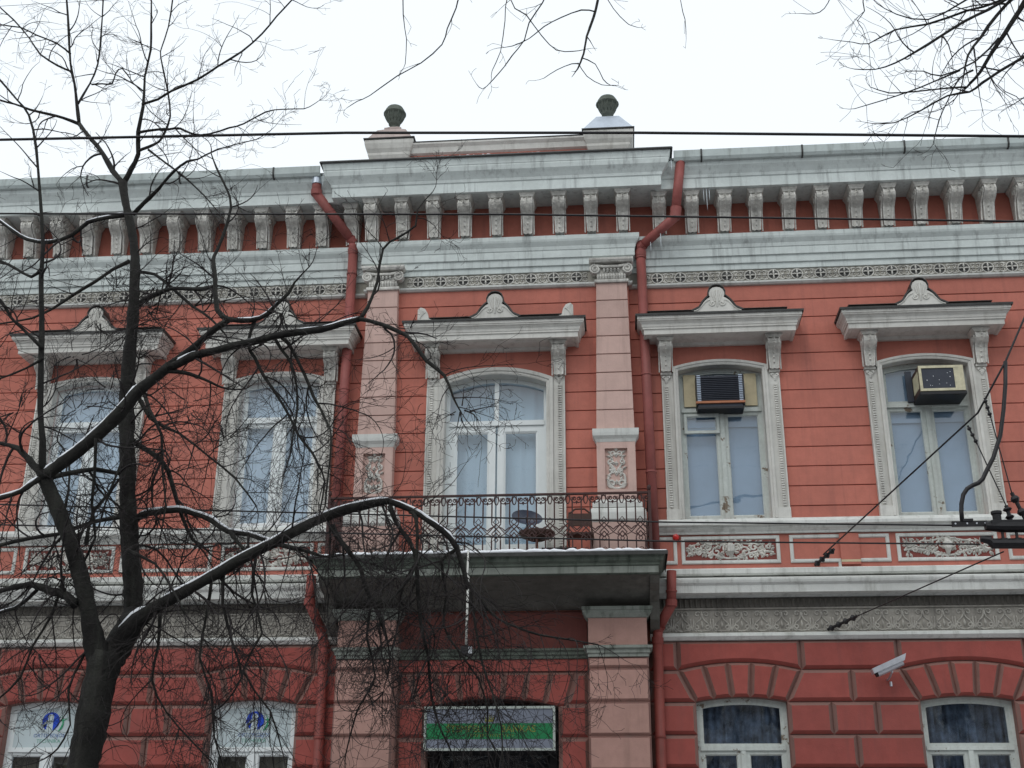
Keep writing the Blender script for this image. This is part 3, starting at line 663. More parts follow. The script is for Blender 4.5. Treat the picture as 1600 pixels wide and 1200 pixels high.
def upper_window(cx, style):
    wn = {'name': 'window'}
    cs = MB().face(arcpath(cx, HW, ZB, ZS, RISE), [(-.007, .10), (-.007, -.05), (.010, -.06), (.022, -.06), (.03, -.075), (.062, -.08), (.066, -.03), (.066, .03)]).obj('window_casing', M['trim_warm'], B)
    for s in (-1, 1):
        x0, x1 = (cx-.80, cx-.643) if s < 0 else (cx+.643, cx+.80)
        MB().box(x0, x1, -.045, .03, 6.10, 8.05).obj('casing_strip', M['trim_warm'], cs)
        MB().box(x0-.006, x1+.006+(.0), -.075, .03, ZB-.005, 6.10).obj('plinth_block', M['trim_warm'], cs)
        MB().box(cx+s*.79-.01, cx+s*.79+.01, -.06, -.04, 6.10, 7.93).obj('outer_fillet', M['trim_warm'], cs)
        d = MB(); z = 6.13; xc = cx+s*.735
        while z < 7.86: d.box(xc-.022, xc+.022, -.066, -.04, z, z+.020); z += .034
        d.obj('bead_strip', M['carved'], cs, kind='stuff')
        put('carved_pendant', pendant, cs, (cx+s*.735, .045, 0))
    hd = hood(cx, 0, 1.03, 0, 1)
    for s in (-1, 1): put('bracket', bracket, hd, (s*.735, 0, 0))
    glazing(cx, style)
def arcpath(cx, hw, zb, zs, rise): return [(cx-hw, zb)]+arc(hw, zs, rise, 12, cx)+[(cx+hw, zb)]
def sash(par, x0, x1, z0, z1, w_, y, mat, sill=False, pane_y=None, bottom=None, name='sash'):
    o = MB().face([(x0, z0), (x0, z1), (x1, z1), (x1, z0)], [(0, y+.045), (0, y), (-w_*.75, y-.0), (-w_, y+.018), (-w_, y+.045)], True).obj(name, M[mat], par)
    zb = z0+w_
    if bottom: MB().box(x0+w_-.004, x1-w_+.004, y+.004, y+.044, zb-.002, z0+bottom).obj('lower_panel', M[mat], par); zb = z0+bottom
    MB().box(x0+w_-.006, x1-w_+.006, y+.024, y+.030, zb-.006, z1-w_+.006).obj('pane', M['glass'], par)
    return o
def curtain(par, x0, x1, z0, z1, y, mat, folds=9, amp=.02):
    mb = MB(); n = folds*6; vs = []
    for i in range(n+1):
        x = x0+(x1-x0)*i/n; yy = y+amp*math.sin(i*2*PI/6+.6*math.sin(i*.9)); vs += [(x, yy, z0), (x, yy, z1)]
    mb.add(vs, [(2*i, 2*i+2, 2*i+3, 2*i+1) for i in range(n)])
    o = mb.obj('curtain', M[mat], par, smooth=True, fix=False); return o
def glazing(cx, style):
    y = .12; mat = 'pvc' if style[0] == 'L' else 'peel'; hw = HW+.01; fw = .055 if mat == 'pvc' else .05
    fr = MB().face([(cx-hw, ZB)]+arc(hw, ZS, RISE, 12, cx)+[(cx+hw, ZB)], [(0, y+.07), (0, y), (-fw, y), (-fw, y+.07)]).obj('window', M[mat], B)
    MB().box(cx-hw+.002, cx+hw-.002, y-.002, y+.07, ZB-.003, ZB+.045).obj('bottom_rail', M[mat], fr)
    zt = 7.52; MB().box(cx-hw+fw-.002, cx+hw-fw+.002, y-.02, y+.065, zt, zt+.055).obj('transom', M[mat], fr)
    MB().box(cx-.03, cx+.03, y-.012, y+.06, ZB+.045, zt).obj('mullion', M[mat], fr)
    a, b = cx-hw+fw-.006, cx+hw-fw+.006; sw = .07 if mat == 'pvc' else .06
    for q, (x0, x1) in enumerate(((a, cx-.028), (cx+.028, b))):
        if style == 'R1' and q == 0:
            sash(fr, x0, x1, ZB+.04, zt+.002, sw, y+.012, mat)
            sash(fr, x0+.03, x1-.01, zt-.31, zt-.03, .045, y-.035, mat, name='vent_sash')
        else: sash(fr, x0, x1, ZB+.04, zt+.002, sw, y+.012, mat)
    # top light
    ti = MB().face([(a, zt+.05), *arc(hw-fw+.004, ZS-.03, RISE, 12, cx), (b, zt+.05)], [(0, y+.055), (0, y+.012), (-.042, y+.012), (-.042, y+.055)]).obj('top_light', M[mat], fr)
    MB().box(a, b, y+.014, y+.054, zt+.05, zt+.095).obj('top_light_rail', M[mat], fr)
    pl = MB().prism(arc(hw-fw-.03, ZS-.06, RISE, 12, cx, True)+[(a+.03, zt+.08), (b-.03, zt+.08)], y+.03, y+.036)
    pl.obj('pane', M['glass'], fr)
    cm = {'L1': 'curtain_w', 'L2': 'curtain_w', 'R1': 'curtain_b', 'R2': 'curtain_b'}.get(style, 'curtain_t')
    if style[0] == 'L': curtain(fr, cx-HW-.01, cx+HW+.01, ZB, 8.2, .25, cm, 12, .012)
    else:
        MB().box(cx-HW-.01, cx+HW+.01, .24, .26, ZB, 8.2).obj('roller_blind', M[cm], fr)
        MB().box(cx-HW+.05, cx+HW-.05, .21, .23, 7.33, 7.50).obj('inner_rail', M[cm], fr)
for s, tg in ((1, 'R'), (-1, 'L')):
    for i, c in enumerate(CU): upper_window(s*c, tg+str(i+1))

# balcony door
cs = MB().face(arcpath(0, .705, 5.30, 7.92, .14), [(-.007, .10), (-.007, AY-.05), (.010, AY-.06), (.03, AY-.06), (.04, AY-.078), (.085, AY-.085), (.092, AY-.03), (.092, AY+.03)]).obj('door_casing', M['trim_warm'], B)
for s in (-1, 1):
    x0, x1 = (min(s*.797, s*.955), max(s*.797, s*.955))
    MB().box(x0, x1, AY-.05, AY+.03, 5.30, 8.0).obj('casing_strip', M['trim_warm'], cs)
    MB().box(s*.945-.01, s*.945+.01, AY-.065, AY-.045, 5.6, 7.9).obj('outer_fillet', M['trim_warm'], cs)
    d = MB(); z = 5.6
    while z < 7.86: d.box(s*.885-.024, s*.885+.024, AY-.072, AY-.04, z, z+.02); z += .034
    d.obj('bead_strip', M['carved'], cs, kind='stuff'); put('carved_pendant', pendant, cs, (s*.875, AY+.035, 0))
hd = hood(0, AY, 1.16, -.055, 1)
for s in (-1, 1):
    put('bracket', bracket, hd, (s*.875, 0, 0))
    ac_ = MB().prism([(s*x, z) for x, z in [(1.09, 0), (1.09, .20), (1.05, .235), (.99, .215), (.95, .15), (.93, .06), (.86, .03), (.86, 0)]], -.04, .04)
    for k in range(4): ac_.tube([(s*a_, -.043, b_) for a_, y_, b_ in bez((1.07, .03+.01*k), (1.05, .1), (1.0+.01*k, .15+.015*k), (.98+.028*k, .16+.018*k), 6)], .009, 5)
    ac_.obj('corner_crest', M['trim_warm'], hd, (0, -.22, 8.83))
y = .01; hw = .712
fr = MB().face([(-hw, 5.30)]+arc(hw, 7.92, .14, 14)+[(hw, 5.30)], [(0, y+.08), (0, y), (-.06, y), (-.06, y+.08)]).obj('balcony_door', M['pvc'], B)
zt = 7.36; MB().box(-.66, .66, y-.012, y+.07, zt, zt+.07).obj('transom', M['pvc'], fr); MB().box(-.03, .03, y-.008, y+.06, zt+.07, 8.03).obj('mullion', M['pvc'], fr)
for s in (-1, 1):
    x0, x1 = min(s*.012, s*.655), max(s*.012, s*.655)
    sash(fr, x0, x1, 5.33, zt+.003, .115, y+.012, 'pvc', bottom=.36, name='door_leaf')
    ar = arc(.655, 7.87, .13, 14); pts = [p for p in ar if s*p[0] > .03]; pts = ([(.03, 7.995)]+pts) if s > 0 else (pts+[(-.03, 7.995)])
    poly = pts+([(.655, zt+.07), (.03, zt+.07)] if s > 0 else [(-.03, zt+.07), (-.655, zt+.07)])
    poly = poly[::-1]
    MB().prism([(x, z) for x, z in poly], y+.03, y+.036).obj('pane', M['glass'], fr)
curtain(fr, -.71, .71, 5.3, 8.1, .22, 'curtain_t', 8, .009)

# ground floor windows
for s, tg in ((1, 'R'), (-1, 'L')):
    for i, c in enumerate(CL):
        cx = s*c; y = .13; hw = LHW+.006; mat = 'peel' if s > 0 else 'pvc'; fw = .05
        fr = MB().face([(cx-hw, LZB)]+arc(hw, LZS, LRISE, 12, cx)+[(cx+hw, LZB)], [(0, y+.07), (0, y), (-fw, y), (-fw, y+.07)]).obj('ground_window', M[mat], B)
        zt = 3.06; a, b = cx-hw+fw-.004, cx+hw-fw+.004
        MB().box(a, b, y-.015, y+.06, zt, zt+.05).obj('transom', M[mat if s < 0 else 'peel'], fr)
        MB().box(cx-.03, cx+.03, y-.01, y+.06, LZB, zt).obj('mullion', M[mat], fr); MB().box(cx-hw, cx+hw, y-.04, y+.07, LZB-.02, LZB+.03).obj('sill', M['trim'], fr)
        for x0, x1 in ((a, cx-.028), (cx+.028, b)): sash(fr, x0, x1, LZB+.03, zt+.002, .06, y+.012, mat)
        MB().face([(a, zt+.045), *arc(hw-fw+.004, LZS-.03, LRISE, 12, cx), (b, zt+.045)], [(0, y+.05), (0, y+.012), (-.045, y+.012), (-.045, y+.05)]).obj('top_light', M[mat], fr)
        MB().box(a, b, y+.014, y+.05, zt+.045, zt+.085).obj('top_light_rail', M[mat], fr)
        pl = MB().prism(arc(hw-fw-.02, LZS-.06, LRISE, 12, cx, True)+[(a+.02, zt+.07), (b-.02, zt+.07)], y+.03, y+.036).obj('pane', M['glass'], fr)
        if s > 0: curtain(fr, cx-hw, cx+hw, LZB, 3.8, .32, 'curtain_refl', 11, .03);  # drape colour imitates reflections in these panes
        else: curtain(fr, cx-hw, cx+hw, LZB, zt, .30, 'curtain_o', 9, .02); MB().box(cx-hw, cx+hw, .34, .36, zt, 3.8).obj('backing', M['curtain_w'], fr)

# ---- balcony
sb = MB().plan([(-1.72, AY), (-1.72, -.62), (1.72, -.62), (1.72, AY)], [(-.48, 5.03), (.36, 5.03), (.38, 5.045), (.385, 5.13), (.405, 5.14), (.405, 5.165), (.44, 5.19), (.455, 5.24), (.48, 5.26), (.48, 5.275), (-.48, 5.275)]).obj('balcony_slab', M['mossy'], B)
MB().plan([(-1.72, AY), (-1.72, -.622), (1.72, -.622), (1.72, AY)], [(.30, 5.046), (.388, 5.046), (.388, 5.128), (.30, 5.13)]).obj('slab_fascia', M['slab_light'], sb)
MB().plan([(-1.72, AY), (-1.72, -.62), (1.72, -.62), (1.72, AY)], [(.30, 5.277), (.49, 5.276), (.50, 5.245), (.505, 5.245), (.507, 5.29), (.30, 5.295)]).obj('slab_edge_sheet', M['flash'], sb)
MB().box(-1.5, 1.5, -1.0, AY-.001, 5.276, 5.296).obj('slab_floor', M['slab_light'], sb)
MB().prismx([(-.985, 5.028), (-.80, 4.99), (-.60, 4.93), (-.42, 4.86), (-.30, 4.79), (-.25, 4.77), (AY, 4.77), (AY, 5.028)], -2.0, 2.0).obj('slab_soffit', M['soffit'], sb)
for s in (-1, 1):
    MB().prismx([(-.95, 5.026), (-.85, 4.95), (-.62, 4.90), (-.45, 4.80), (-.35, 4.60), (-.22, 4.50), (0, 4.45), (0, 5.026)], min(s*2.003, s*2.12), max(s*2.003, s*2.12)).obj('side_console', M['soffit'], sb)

# ---------------------------------------------------------------- things on and around the house
# iron railing
rt = thing('balcony_railing', 'rust-red wrought iron railing with scrolls and diamonds round the snowy balcony', 'railing', (0, -.98, 5.29))
b1 = MB().box(-.0085, .0085, -.0085, .0085, .42, .735).mesh('baluster', M['iron']); b2 = MB().box(-.0085, .0085, -.0085, .0085, .0, .19).mesh('lower_baluster', M['iron'])
sc = MB()
sc.tube([(.024*math.sin(t)*(1+.15*math.cos(t)), 0, .70+.052*math.cos(t)) for t in [i*PI/7 for i in range(15)]], .0085, 4)       # teardrop loop
for q in (-1, 1):
    sc.tube([(q*a, 0, b) for a, y, b in bez((.024, .755), (.035, .69), (.06, .65), (.113, .665), 7)], .008, 4)
    sc.tube([(q*a, 0, b) for a, y, b in spiral(.083, .712, .026, .008, 2.2, -1.2, 11)], .0075, 4)
sc.tube([(.113, 0, .64), (.113, 0, .675), (.113, 0, .69)], [.003, .016, .004], 5)
scm = sc.mesh('scroll_ornament', M['iron'])
lt = MB()
for q in (-1, 1):
    lt.tube([(q*.057, 0, .43), (q*.057, 0, .40), (q*.03, 0, .365), (-q*.03, 0, .305), (-q*.057, 0, .275), (-q*.03, 0, .245), (0, 0, .215)], .0088, 4)
    lt.tube([(q*.0, 0, .40), (q*.035, 0, .362), (q*.113, 0, .275+.0), (q*.035, 0, .235)][:4], .0088, 4)
    lt.tube([(q*.03, 0, .365), (q*.075, 0, .345), (q*.113, 0, .31)], .0088, 4)
    lt.tube([(q*.057, 0, .19), (q*.057, 0, .215), (q*.03, 0, .25), (q*.0, 0, .29)], .0088, 4)
    lt.tube([(q*.012, 0, .40), (q*.036, 0, .425), (q*.022, 0, .445), (0, 0, .475)], [.006, .008, .006, .004], 4)
    lt.tube([(q*.0, 0, .165), (q*.024, 0, .195), (q*.008, 0, .225)], [.004, .008, .006], 4)
ltm = lt.mesh('lattice_ornament', M['iron'])
def rail_run(x0, x1, ax, n, fixed):
    for i in range(n):
        c = x0+(x1-x0)*(i+.5)/n; d = (x1-x0)/n/2
        for q in (-.5, .5):
            for me, nm in ((b1, 'baluster'), (b2, 'lower_baluster')):
                p = (c+q*d, 0, 0) if ax == 'x' else (fixed, c+q*d, 0); put(nm, me, rt, p)
        for me, nm in ((scm, 'scroll_ornament'), (ltm, 'lattice_ornament')):
            p = (c, 0, 0) if ax == 'x' else (fixed, c, 0); put(nm, me, rt, p, (0, 0, 0 if ax == 'x' else PI/2))
rail_run(-2.02, 2.02, 'x', 18, 0)
for s in (-1, 1):
    rail_run(.03, .84, 'y', 4, s*2.03)
    MB().box(-.018, .018, -.018, .018, 0, .80).obj('post', M['iron'], rt, (s*2.03, 0, 0))
    MB().lathe([(.008, .80), (.018, .815), (.026, .84), (.020, .865), (.004, .88)], 0, 0, 10).obj('ball_finial', M['iron'], rt, (s*2.03, 0, 0), smooth=True)
    MB().box(-.022, .022, .02, .84, .765, .785).obj('top_rail', M['iron'], rt, (s*2.03, 0, 0))
    MB().box(-.012, .012, .02, .84, .03, .045).obj('bottom_rail', M['iron'], rt, (s*2.03, 0, 0))
    MB().tube([(s*2.03, .02, .62), (s*2.00, .16, .36), (s*1.98, .10, .12), (s*2.02, .03, .0)], .010, 5).obj('scroll_brace', M['iron'], rt)
MB().box(-2.01, 2.01, -.022, .022, .765, .787).obj('top_rail', M['iron'], rt); pass
MB().box(-2.01, 2.01, -.010, .010, .030, .046).obj('bottom_rail', M['iron'], rt)
x = -1.9
lo = MB()
while x < 1.95:
    lo.tube([(x-.03, 0, .046), (x-.022, 0, .075), (x, 0, .088), (x+.022, 0, .075), (x+.03, 0, .046)], .005, 4); x += .2244
lo.obj('foot_loops', M['iron'], rt, kind='stuff')

# snow
def snow_strip(name, label, x0, x1, y0, y1, z, h, n, seed, cat='snow'):
    rnd = random.Random(seed); mb = MB(); ny = 3; vs = []; hs = [h*rnd.uniform(.55, 1.15) for _ in range(n+1)]
    for i in range(n+1):
        x = x0+(x1-x0)*i/n; e = min(1, 8*min(i, n-i)/n); k = hs[i]*(.35+.65*e)
        yy0 = y0+rnd.uniform(-.008, .008)
        vs += [(x, yy0, z), (x, yy0+.012, z+k*.8), (x, (y0+y1)/2, z+k*1.05), (x, y1, z+k*.6), (x, y1, z)]
    mb.add(vs, [(i*5+j, (i+1)*5+j, (i+1)*5+(j+1) % 5, i*5+(j+1) % 5) for i in range(n) for j in range(5)]+[(0, 1, 2, 3, 4), tuple(n*5+j for j in range(4, -1, -1))])
    o = mb.obj(name, M['snow'], None, smooth=True); tag(o, label, cat, kind='stuff'); return o
snow_strip('snow', 'white snow lying along the front edge of the balcony slab', -2.2, 2.21, -1.11, -.80, 5.293, .052, 90, 3)
snow_strip('snow', 'thin drift of snow on the cornice in front of the roof parapet', -1.42, .95, -.72, -.45, 11.235, .05, 70, 5)

# furniture on the balcony
tb = thing('garden_table', 'small round dark brown table on one leg behind the balcony railing', 'table', (.59, -.52, 5.296))
MB().lathe([(.02, .33), (.10, .30), (.20, .34), (.235, .38), (.235, .40), (.0, .41)], 0, 0, 20).obj('table_top', M['ac_b'], tb, smooth=False)
MB().lathe([(.018, 0), (.018, .34)], 0, 0, 8).obj('leg', M['wood'], tb); MB().lathe([(.14, 0), (.13, .02), (.02, .04)], 0, 0, 14).obj('foot', M['ac_b'], tb)
ds = thing('satellite_dish', 'dark blue-grey oval dish tilted behind the balcony railing in front of the white door', 'dish', (.45, -.36, 5.296))
d = MB().lathe([(.01, 0), (.09, .012), (.16, .04), (.20, .07), (.205, .072), (.16, .05), (.09, .02), (.012, .008)], 0, 0, 22)
o = d.obj('reflector', M['dish'], ds, (0, 0, .60)); o.rotation_euler = (R(62), R(12), 0); o.scale = (1, .62, 1)
MB().tube([(0, .02, 0), (0, .02, .58)], .014, 6).obj('mast', M['ac_b'], ds); MB().tube([(0, -.02, .56), (0, -.16, .62)], .008, 5).obj('arm', M['dish'], ds)
ch = thing('garden_chair', 'dark brown folding chair at the right end of the balcony beside the pilaster', 'chair', (1.15, -.50, 5.296))
for x in (-.15, .15):
    MB().tube([(x, -.12, 0), (x, .10, .40)], .011, 6).obj('leg', M['ac_b'], ch); MB().tube([(x, .14, 0), (x, -.10, .36), (x*.9, -.17, .62)], .011, 6).obj('leg', M['ac_b'], ch)
MB().box(-.17, .17, -.13, .16, .35, .37).obj('seat', M['ac_b'], ch)
MB().box(-.15, .15, -.175, -.15, .44, .60).obj('backrest', M['ac_b'], ch); MB().tube([(-.135, -.165, .60), (-.06, -.17, .66), (.06, -.17, .66), (.135, -.165, .60)], .012, 6).obj('back_frame', M['ac_b'], ch)
bx_ = thing('flower_box', 'low dark planter box on the balcony floor between table and chair', 'planter', (.88, -.56, 5.296))
t_ = MB().box(-.2, .2, -.07, .07, 0, .15).obj('box', M['iron'], bx_); MB().box(-.22, .22, -.085, .085, .15, .17).obj('rim', M['black'], bx_)
for k in range(4): MB().box(-.17+.1*k, -.15+.1*k, -.085, -.071, .01, .14).obj('rib', M['black'], bx_)

# downpipes
def pipe(name, label, pts, r, collars, mat='pipe', top=None):
    t = thing(name, label, 'downpipe', pts[-1], group='red downpipes of the townhouse')
    b = Vector(pts[-1]); P = [Vector(p)-b for p in pts]
    for i in range(len(P)-1):
        d = (P[i+1]-P[i]).normalized()
        MB().tube([P[i]-d*.02, P[i+1]+d*.035], r+(.002 if i % 2 else 0), 14).obj('pipe_section', M[mat], t, smooth=True)
        MB().tube([P[i+1]-d*.06, P[i+1]+d*.02], r+.012, 14).obj('elbow_collar', M[mat], t, smooth=False)
    for z in collars:
        for i in range(len(P)-1):
            za, zb = P[i].z, P[i+1].z; zz = z-b.z
            if za >= zz >= zb:
                f = (za-zz)/(za-zb); q = P[i].lerp(P[i+1], f)
                MB().tube([q+Vector((0, 0, .012)), q-Vector((0, 0, .012))], r+.010, 14).obj('clamp', M[mat], t)
                MB().tube([q+Vector((0, r, 0)), (q.x, .0-b.y, q.z)], .008, 5).obj('clamp_pin', M['flash'], t)
    if top: MB().tube([P[0]+Vector((0, 0, .10)), P[0]+Vector((0, 0, -.06))], r+.006, 14).obj('zinc_inlet', M['zinc'], t)
    return t
pipe('downpipe', 'red downpipe from the right gutter, bending left then falling beside the right pilaster', [(2.655, -.60, 11.07), (2.56, -.50, 10.33), (2.55, -.50, 10.24), (2.06, -.16, 9.97), (2.055, -.14, 9.85), (2.10, -.14, 5.33)], .068, [9.80, 8.0, 6.6])
pipe('downpipe', 'red downpipe with shiny zinc top from the left gutter, bending right beside the left pilaster', [(-2.62, -.58, 11.02), (-2.62, -.56, 10.82), (-2.13, -.17, 10.22), (-2.12, -.14, 10.05), (-2.14, -.14, 5.33)], .068, [9.7, 7.9, 6.6], top=True)
pipe('downpipe', 'short red downpipe at the right end of the balcony slab, stepping back under the frieze', [(2.29, -.36, 5.19), (2.27, -.36, 4.78), (2.10, -.14, 4.52), (2.09, -.11, 4.36), (2.05, -.11, .25)], .062, [4.95, 3.2, 1.6], 'pipe_low')
pipe('downpipe', 'red downpipe half hidden by branches at the left end of the balcony slab', [(-2.36, -.36, 5.19), (-2.36, -.36, 4.85), (-2.24, -.14, 4.55), (-2.20, -.11, 4.36), (-2.15, -.11, .25)], .062, [4.95, 3.2, 1.6], 'pipe_low')

# air conditioners
a1 = thing('air_conditioner', 'black grilled air conditioner between cream boards in the window right of the balcony', 'air conditioner', (3.06, .0, 7.52), group='window air conditioners')
MB().box(-.30, .30, -.10, .25, 0, .45).obj('casing', M['ac'], a1)
for k in range(13): MB().prismx([(-.103, .10+.027*k), (-.122, .088+.027*k), (-.122, .095+.027*k), (-.103, .112+.027*k)], -.255, .255).obj('louvre', M['ac'], a1)
for s in (-1, 1):
    e = MB(); z = .08
    while z < .45: e.box(s*.285-.028, s*.285+.028, -.118, -.101, z, z+.014); z += .026
    e.obj('side_fins', M['ac_l'], a1, kind='stuff')
    MB().box(s*.30-.006+(.014*s), s*.30+.006+(.014*s), -.12, .1, .02, .46).obj('side_bracket', M['black'], a1)
MB().box(-.33, .33, -.13, -.09, .045, .075).obj('wooden_batten', M['wood'], a1)
MB().box(-.31, .31, -.11, .2, -.03, .0).obj('base_tray', M['black'], a1)
for s in (-1, 1):
    o = MB().box(3.08+s*.415-.082, 3.08+s*.415+.082, .095, .115, 7.60, 8.07).obj('cream_board', M['cream']); tag(o, 'cream board filling the window %s of the black air conditioner' % ('left' if s < 0 else 'right'), 'board', 'cream boards beside the air conditioner')
a2 = thing('air_conditioner', 'cream and brown air conditioner jutting from the top of the far right window', 'air conditioner', (5.96, -.18, 7.55), group='window air conditioners')
MB().box(-.29, .29, -.10, .42, .03, .40).obj('casing', M['ac_b'], a2)
f = MB().face([(-.29, .04), (-.29, .40), (.29, .40), (.29, .04)], [(0, -.09), (0, -.125), (-.035, -.125), (-.035, -.09)], True); f.box(.165, .26, -.122, -.101, .07, .37)
f.obj('front_frame', M['ac_c'], a2); MB().box(-.25, .165, -.112, -.101, .07, .37).obj('grille', M['ac'], a2)
for k in range(6): MB().box(-.292-.004, -.291, -.06+.05*k, -.03+.05*k, .10, .34).obj('side_slot', M['ac_c'], a2)
MB().box(-.30, .30, -.13, .42, -.01, .028).obj('base_tray', M['black'], a2)
rnd = random.Random(4); sp = MB()
for k in range(11):
    x, z = rnd.uniform(-.22, .14), rnd.uniform(.09, .34); sp.box(x, x+rnd.uniform(.004, .010), -.115, -.1125, z, z+rnd.uniform(.005, .012))
sp.obj('flaked_spots', M['snow'], a2, kind='stuff')
o = MB().box(5.58, 5.66, .06, .09, 7.58, 8.02).obj('side_board', M['ac']); tag(o, 'dark narrow board beside the cream air conditioner', 'board')

# camera, alarm lamp, floodlight, sign
cc = thing('security_camera', 'silver bullet security camera on a bracket above the right ground floor windows', 'camera', (4.93, 0, 3.83))
body = MB().tube([(.14, 0, .06), (-.20, 0, -.09)], .060, 12).obj('camera_body', M['alu'], cc, (-.02, -.30, .20))
MB().prism([(.19, .155), (.165, .065), (-.25, -.11), (-.27, -.045)], -.075, .075).obj('sun_shield', M['alu'], cc, (-.02, -.30, .20))
MB().tube([(-.20, 0, -.09), (-.225, 0, -.101)], .052, 12).obj('lens', M['black'], cc, (-.02, -.30, .20))
MB().tube([(0, 0, -.02), (0, .01, -.08), (-.02, .12, -.14), (-.02, .30, -.15)], .014, 6).obj('arm', M['alu'], cc, (-.02, -.30, .20))
MB().prism([(-.05, -.06), (.05, -.06), (.035, .06), (-.035, .06)], -.04, -.032).obj('wall_plate', M['alu'], cc)
MB().tube([(0, -.038, -.03), (0, -.038, .03)], .02, 8).obj('knuckle', M['alu'], cc)
cc.scale = (.92, .92, .92)
al = thing('alarm_lamp', 'small round red alarm lamp on the wall at the right end of the balcony', 'lamp', (2.38, -.02, 5.73))
l = MB().lathe([(.045, 0), (.045, .03), (.035, .055), (.0, .065)], 0, 0, 14).obj('red_dome', M['rlamp'], al, smooth=False); l.rotation_euler = (PI/2, 0, 0)
l = MB().lathe([(.05, -.015), (.05, .0)], 0, 0, 14).obj('base_ring', M['iron'], al); l.rotation_euler = (PI/2, 0, 0)
fl = thing('floodlight', 'small black floodlight hanging below the balcony on a long pale conduit', 'floodlight', (-.215, -1.12, 5.30))
MB().tube([(0, 0, .02), (-.006, 0, -.30), (.006, 0, -.34)], .013, 8).obj('conduit', M['cond'], fl, smooth=True); MB().tube([(.006, 0, -.30), (-.005, 0, -1.13)], .015, 8).obj('conduit', M['cond'], fl, smooth=True)
MB().box(-.05, .05, -.03, .04, -1.26, -1.16).obj('housing', M['black'], fl); MB().box(-.065, .065, -.05, -.03, -1.27, -1.15).obj('front_rim', M['black'], fl)
MB().box(.03, .075, -.055, -.05, -1.24, -1.16).obj('lens', M['alu'], fl); MB().box(-.02, .02, -.01, .02, -1.16, -1.12).obj('yoke', M['black'], fl)
sg = thing('shop_sign', 'rectangular sign with white frame and green lettered stripe over the central doorway', 'sign', (-.02, -.22, 3.03))
MB().box(-.80, .80, -.03, .12, .01, .52).obj('sign_box', M['sign_w'], sg)
MB().face([(-.815, 0), (-.815, .53), (.815, .53), (.815, 0)], [(0, -.045), (-.030, -.045), (-.030, -.028), (0, -.0)], True).obj('frame', M['sign_f'], sg)
MB().box(-.785, .785, -.034, -.0305, .138, .325).obj('green_stripe', M['sign_g'], sg)
for wd_, x_ in (('ŠTEMPELIŲ', -.26), ('BANKAS', .36)): put('lettering', text_mesh(wd_, .115, M['gold'], 'lettering'), sg, (x_, -.037, .255), (PI/2, 0, 0), (1, 1, 1))
st = MB(); x = -.27
rnd = random.Random(2)
while x < .30:
    wd = rnd.uniform(.012, .024); st.box(x, x+wd*.4, -.036, -.034, .165, .195); st.box(x, x+wd, -.036, -.034, .190, .196); x += wd+.012
st.obj('small_print', M['gold'], sg, kind='stuff')
em = MB()
for k in range(5): em.prism([(-.045+.0225*k-.008, .36), (-.045+.0225*k+.008, .36), (-.05+.025*k, .44-.008*abs(k-2))], -.036, -.031)
em.box(-.055, .055, -.036, -.031, .345, .362); em.obj('crown_emblem', M['gold'], sg)

def window_sign(cx, which):
    t = thing('window_sign', 'white film with blue disc logo and lettering in the %s ground floor window' % which, 'sign', (cx, .128, 3.12), group='orthopaedic shop window signs')
    MB().prism(arc(LHW-.085, .445, .05, 12, 0, True)+[(-LHW+.085, .0), (LHW-.085, .0)], .014, .022).obj('film', M['panel'], t)
    c = MB().lathe([(.118, 0), (.118, .002)], 0, 0, 28).obj('blue_disc', M['blue'], t, (0, .0125, .325)); c.rotation_euler = (PI/2, 0, 0)
    h = MB().lathe([(.042, 0), (.042, .002)], 0, 0, 18).obj('figure_head', M['panel'], t, (-.005, .009, .375)); h.rotation_euler = (PI/2, 0, 0)
    MB().prism([(-.055, .205), (-.045, .30), (-.10, .275), (-.092, .262), (-.05, .345), (.03, .35), (.034, .28), (.034, .205)][::1], .0075, .0095).obj('figure_body', M['panel'], t)
    MB().prism([(-.11, .28), (-.10, .262), (-.035, .345), (-.02, .362)], .0045, .0068).obj('figure_arm', M['panel'], t)
    g = MB(); pts = bez((.11, .20), (.18, .25), (.18, .33), (.14, .40), 8); g.tube([(a, .012, b) for a, y, b in pts], [.003, .010, .014, .016, .014, .012, .009, .006, .003], 4)
    g.tube([(.14, .012, .335), (.19, .012, .345), (.225, .012, .375)], [.012, .008, .003], 4); g.obj('green_figure', M['greenp'], t)
    put('lettering', text_mesh('ORTOPEDIJOS', .066, M['bluel'], 'lettering', .0008), t, (0, .0125, .145), (PI/2, 0, 0))
    put('lettering', text_mesh('TECHNIKA', .066, M['greenl'], 'lettering', .0008), t, (0, .0125, .075), (PI/2, 0, 0))
window_sign(-3.10, 'second from left')
window_sign(-5.83, 'leftmost')

# icicles
for x, y, z, L, lb in [(2.52, -.72, 11.03, .18, 'the right corner of the central crown cornice'), (2.97, -.46, 10.70, .22, 'the cornice soffit, left of the long one'), (3.01, -.47, 10.70, .36, 'the cornice soffit, longest right of the downpipe'),
                       (3.05, -.46, 10.70, .20, 'the cornice soffit, right of the long one'), (2.34, -.37, 10.06, .24, 'the middle of the slanting right downpipe bend'), (2.20, -.27, 9.98, .16, 'the lower end of the slanting right downpipe bend'),
                       (-2.50, -.70, 11.06, .22, 'the gutter end beside the left downpipe'), (-2.2, -.72, 11.17, .12, 'the left end of the central crown cornice')]:
    o = MB().lathe([(.006, 0), (.005, -L*.35), (.0035, -L*.75), (.001, -L)], 0, 0, 7).obj('icicle', M['icy'], None, (x, y, z), smooth=True)
    tag(o, 'thin icicle hanging from '+lb, 'icicle', 'icicles under the eaves')

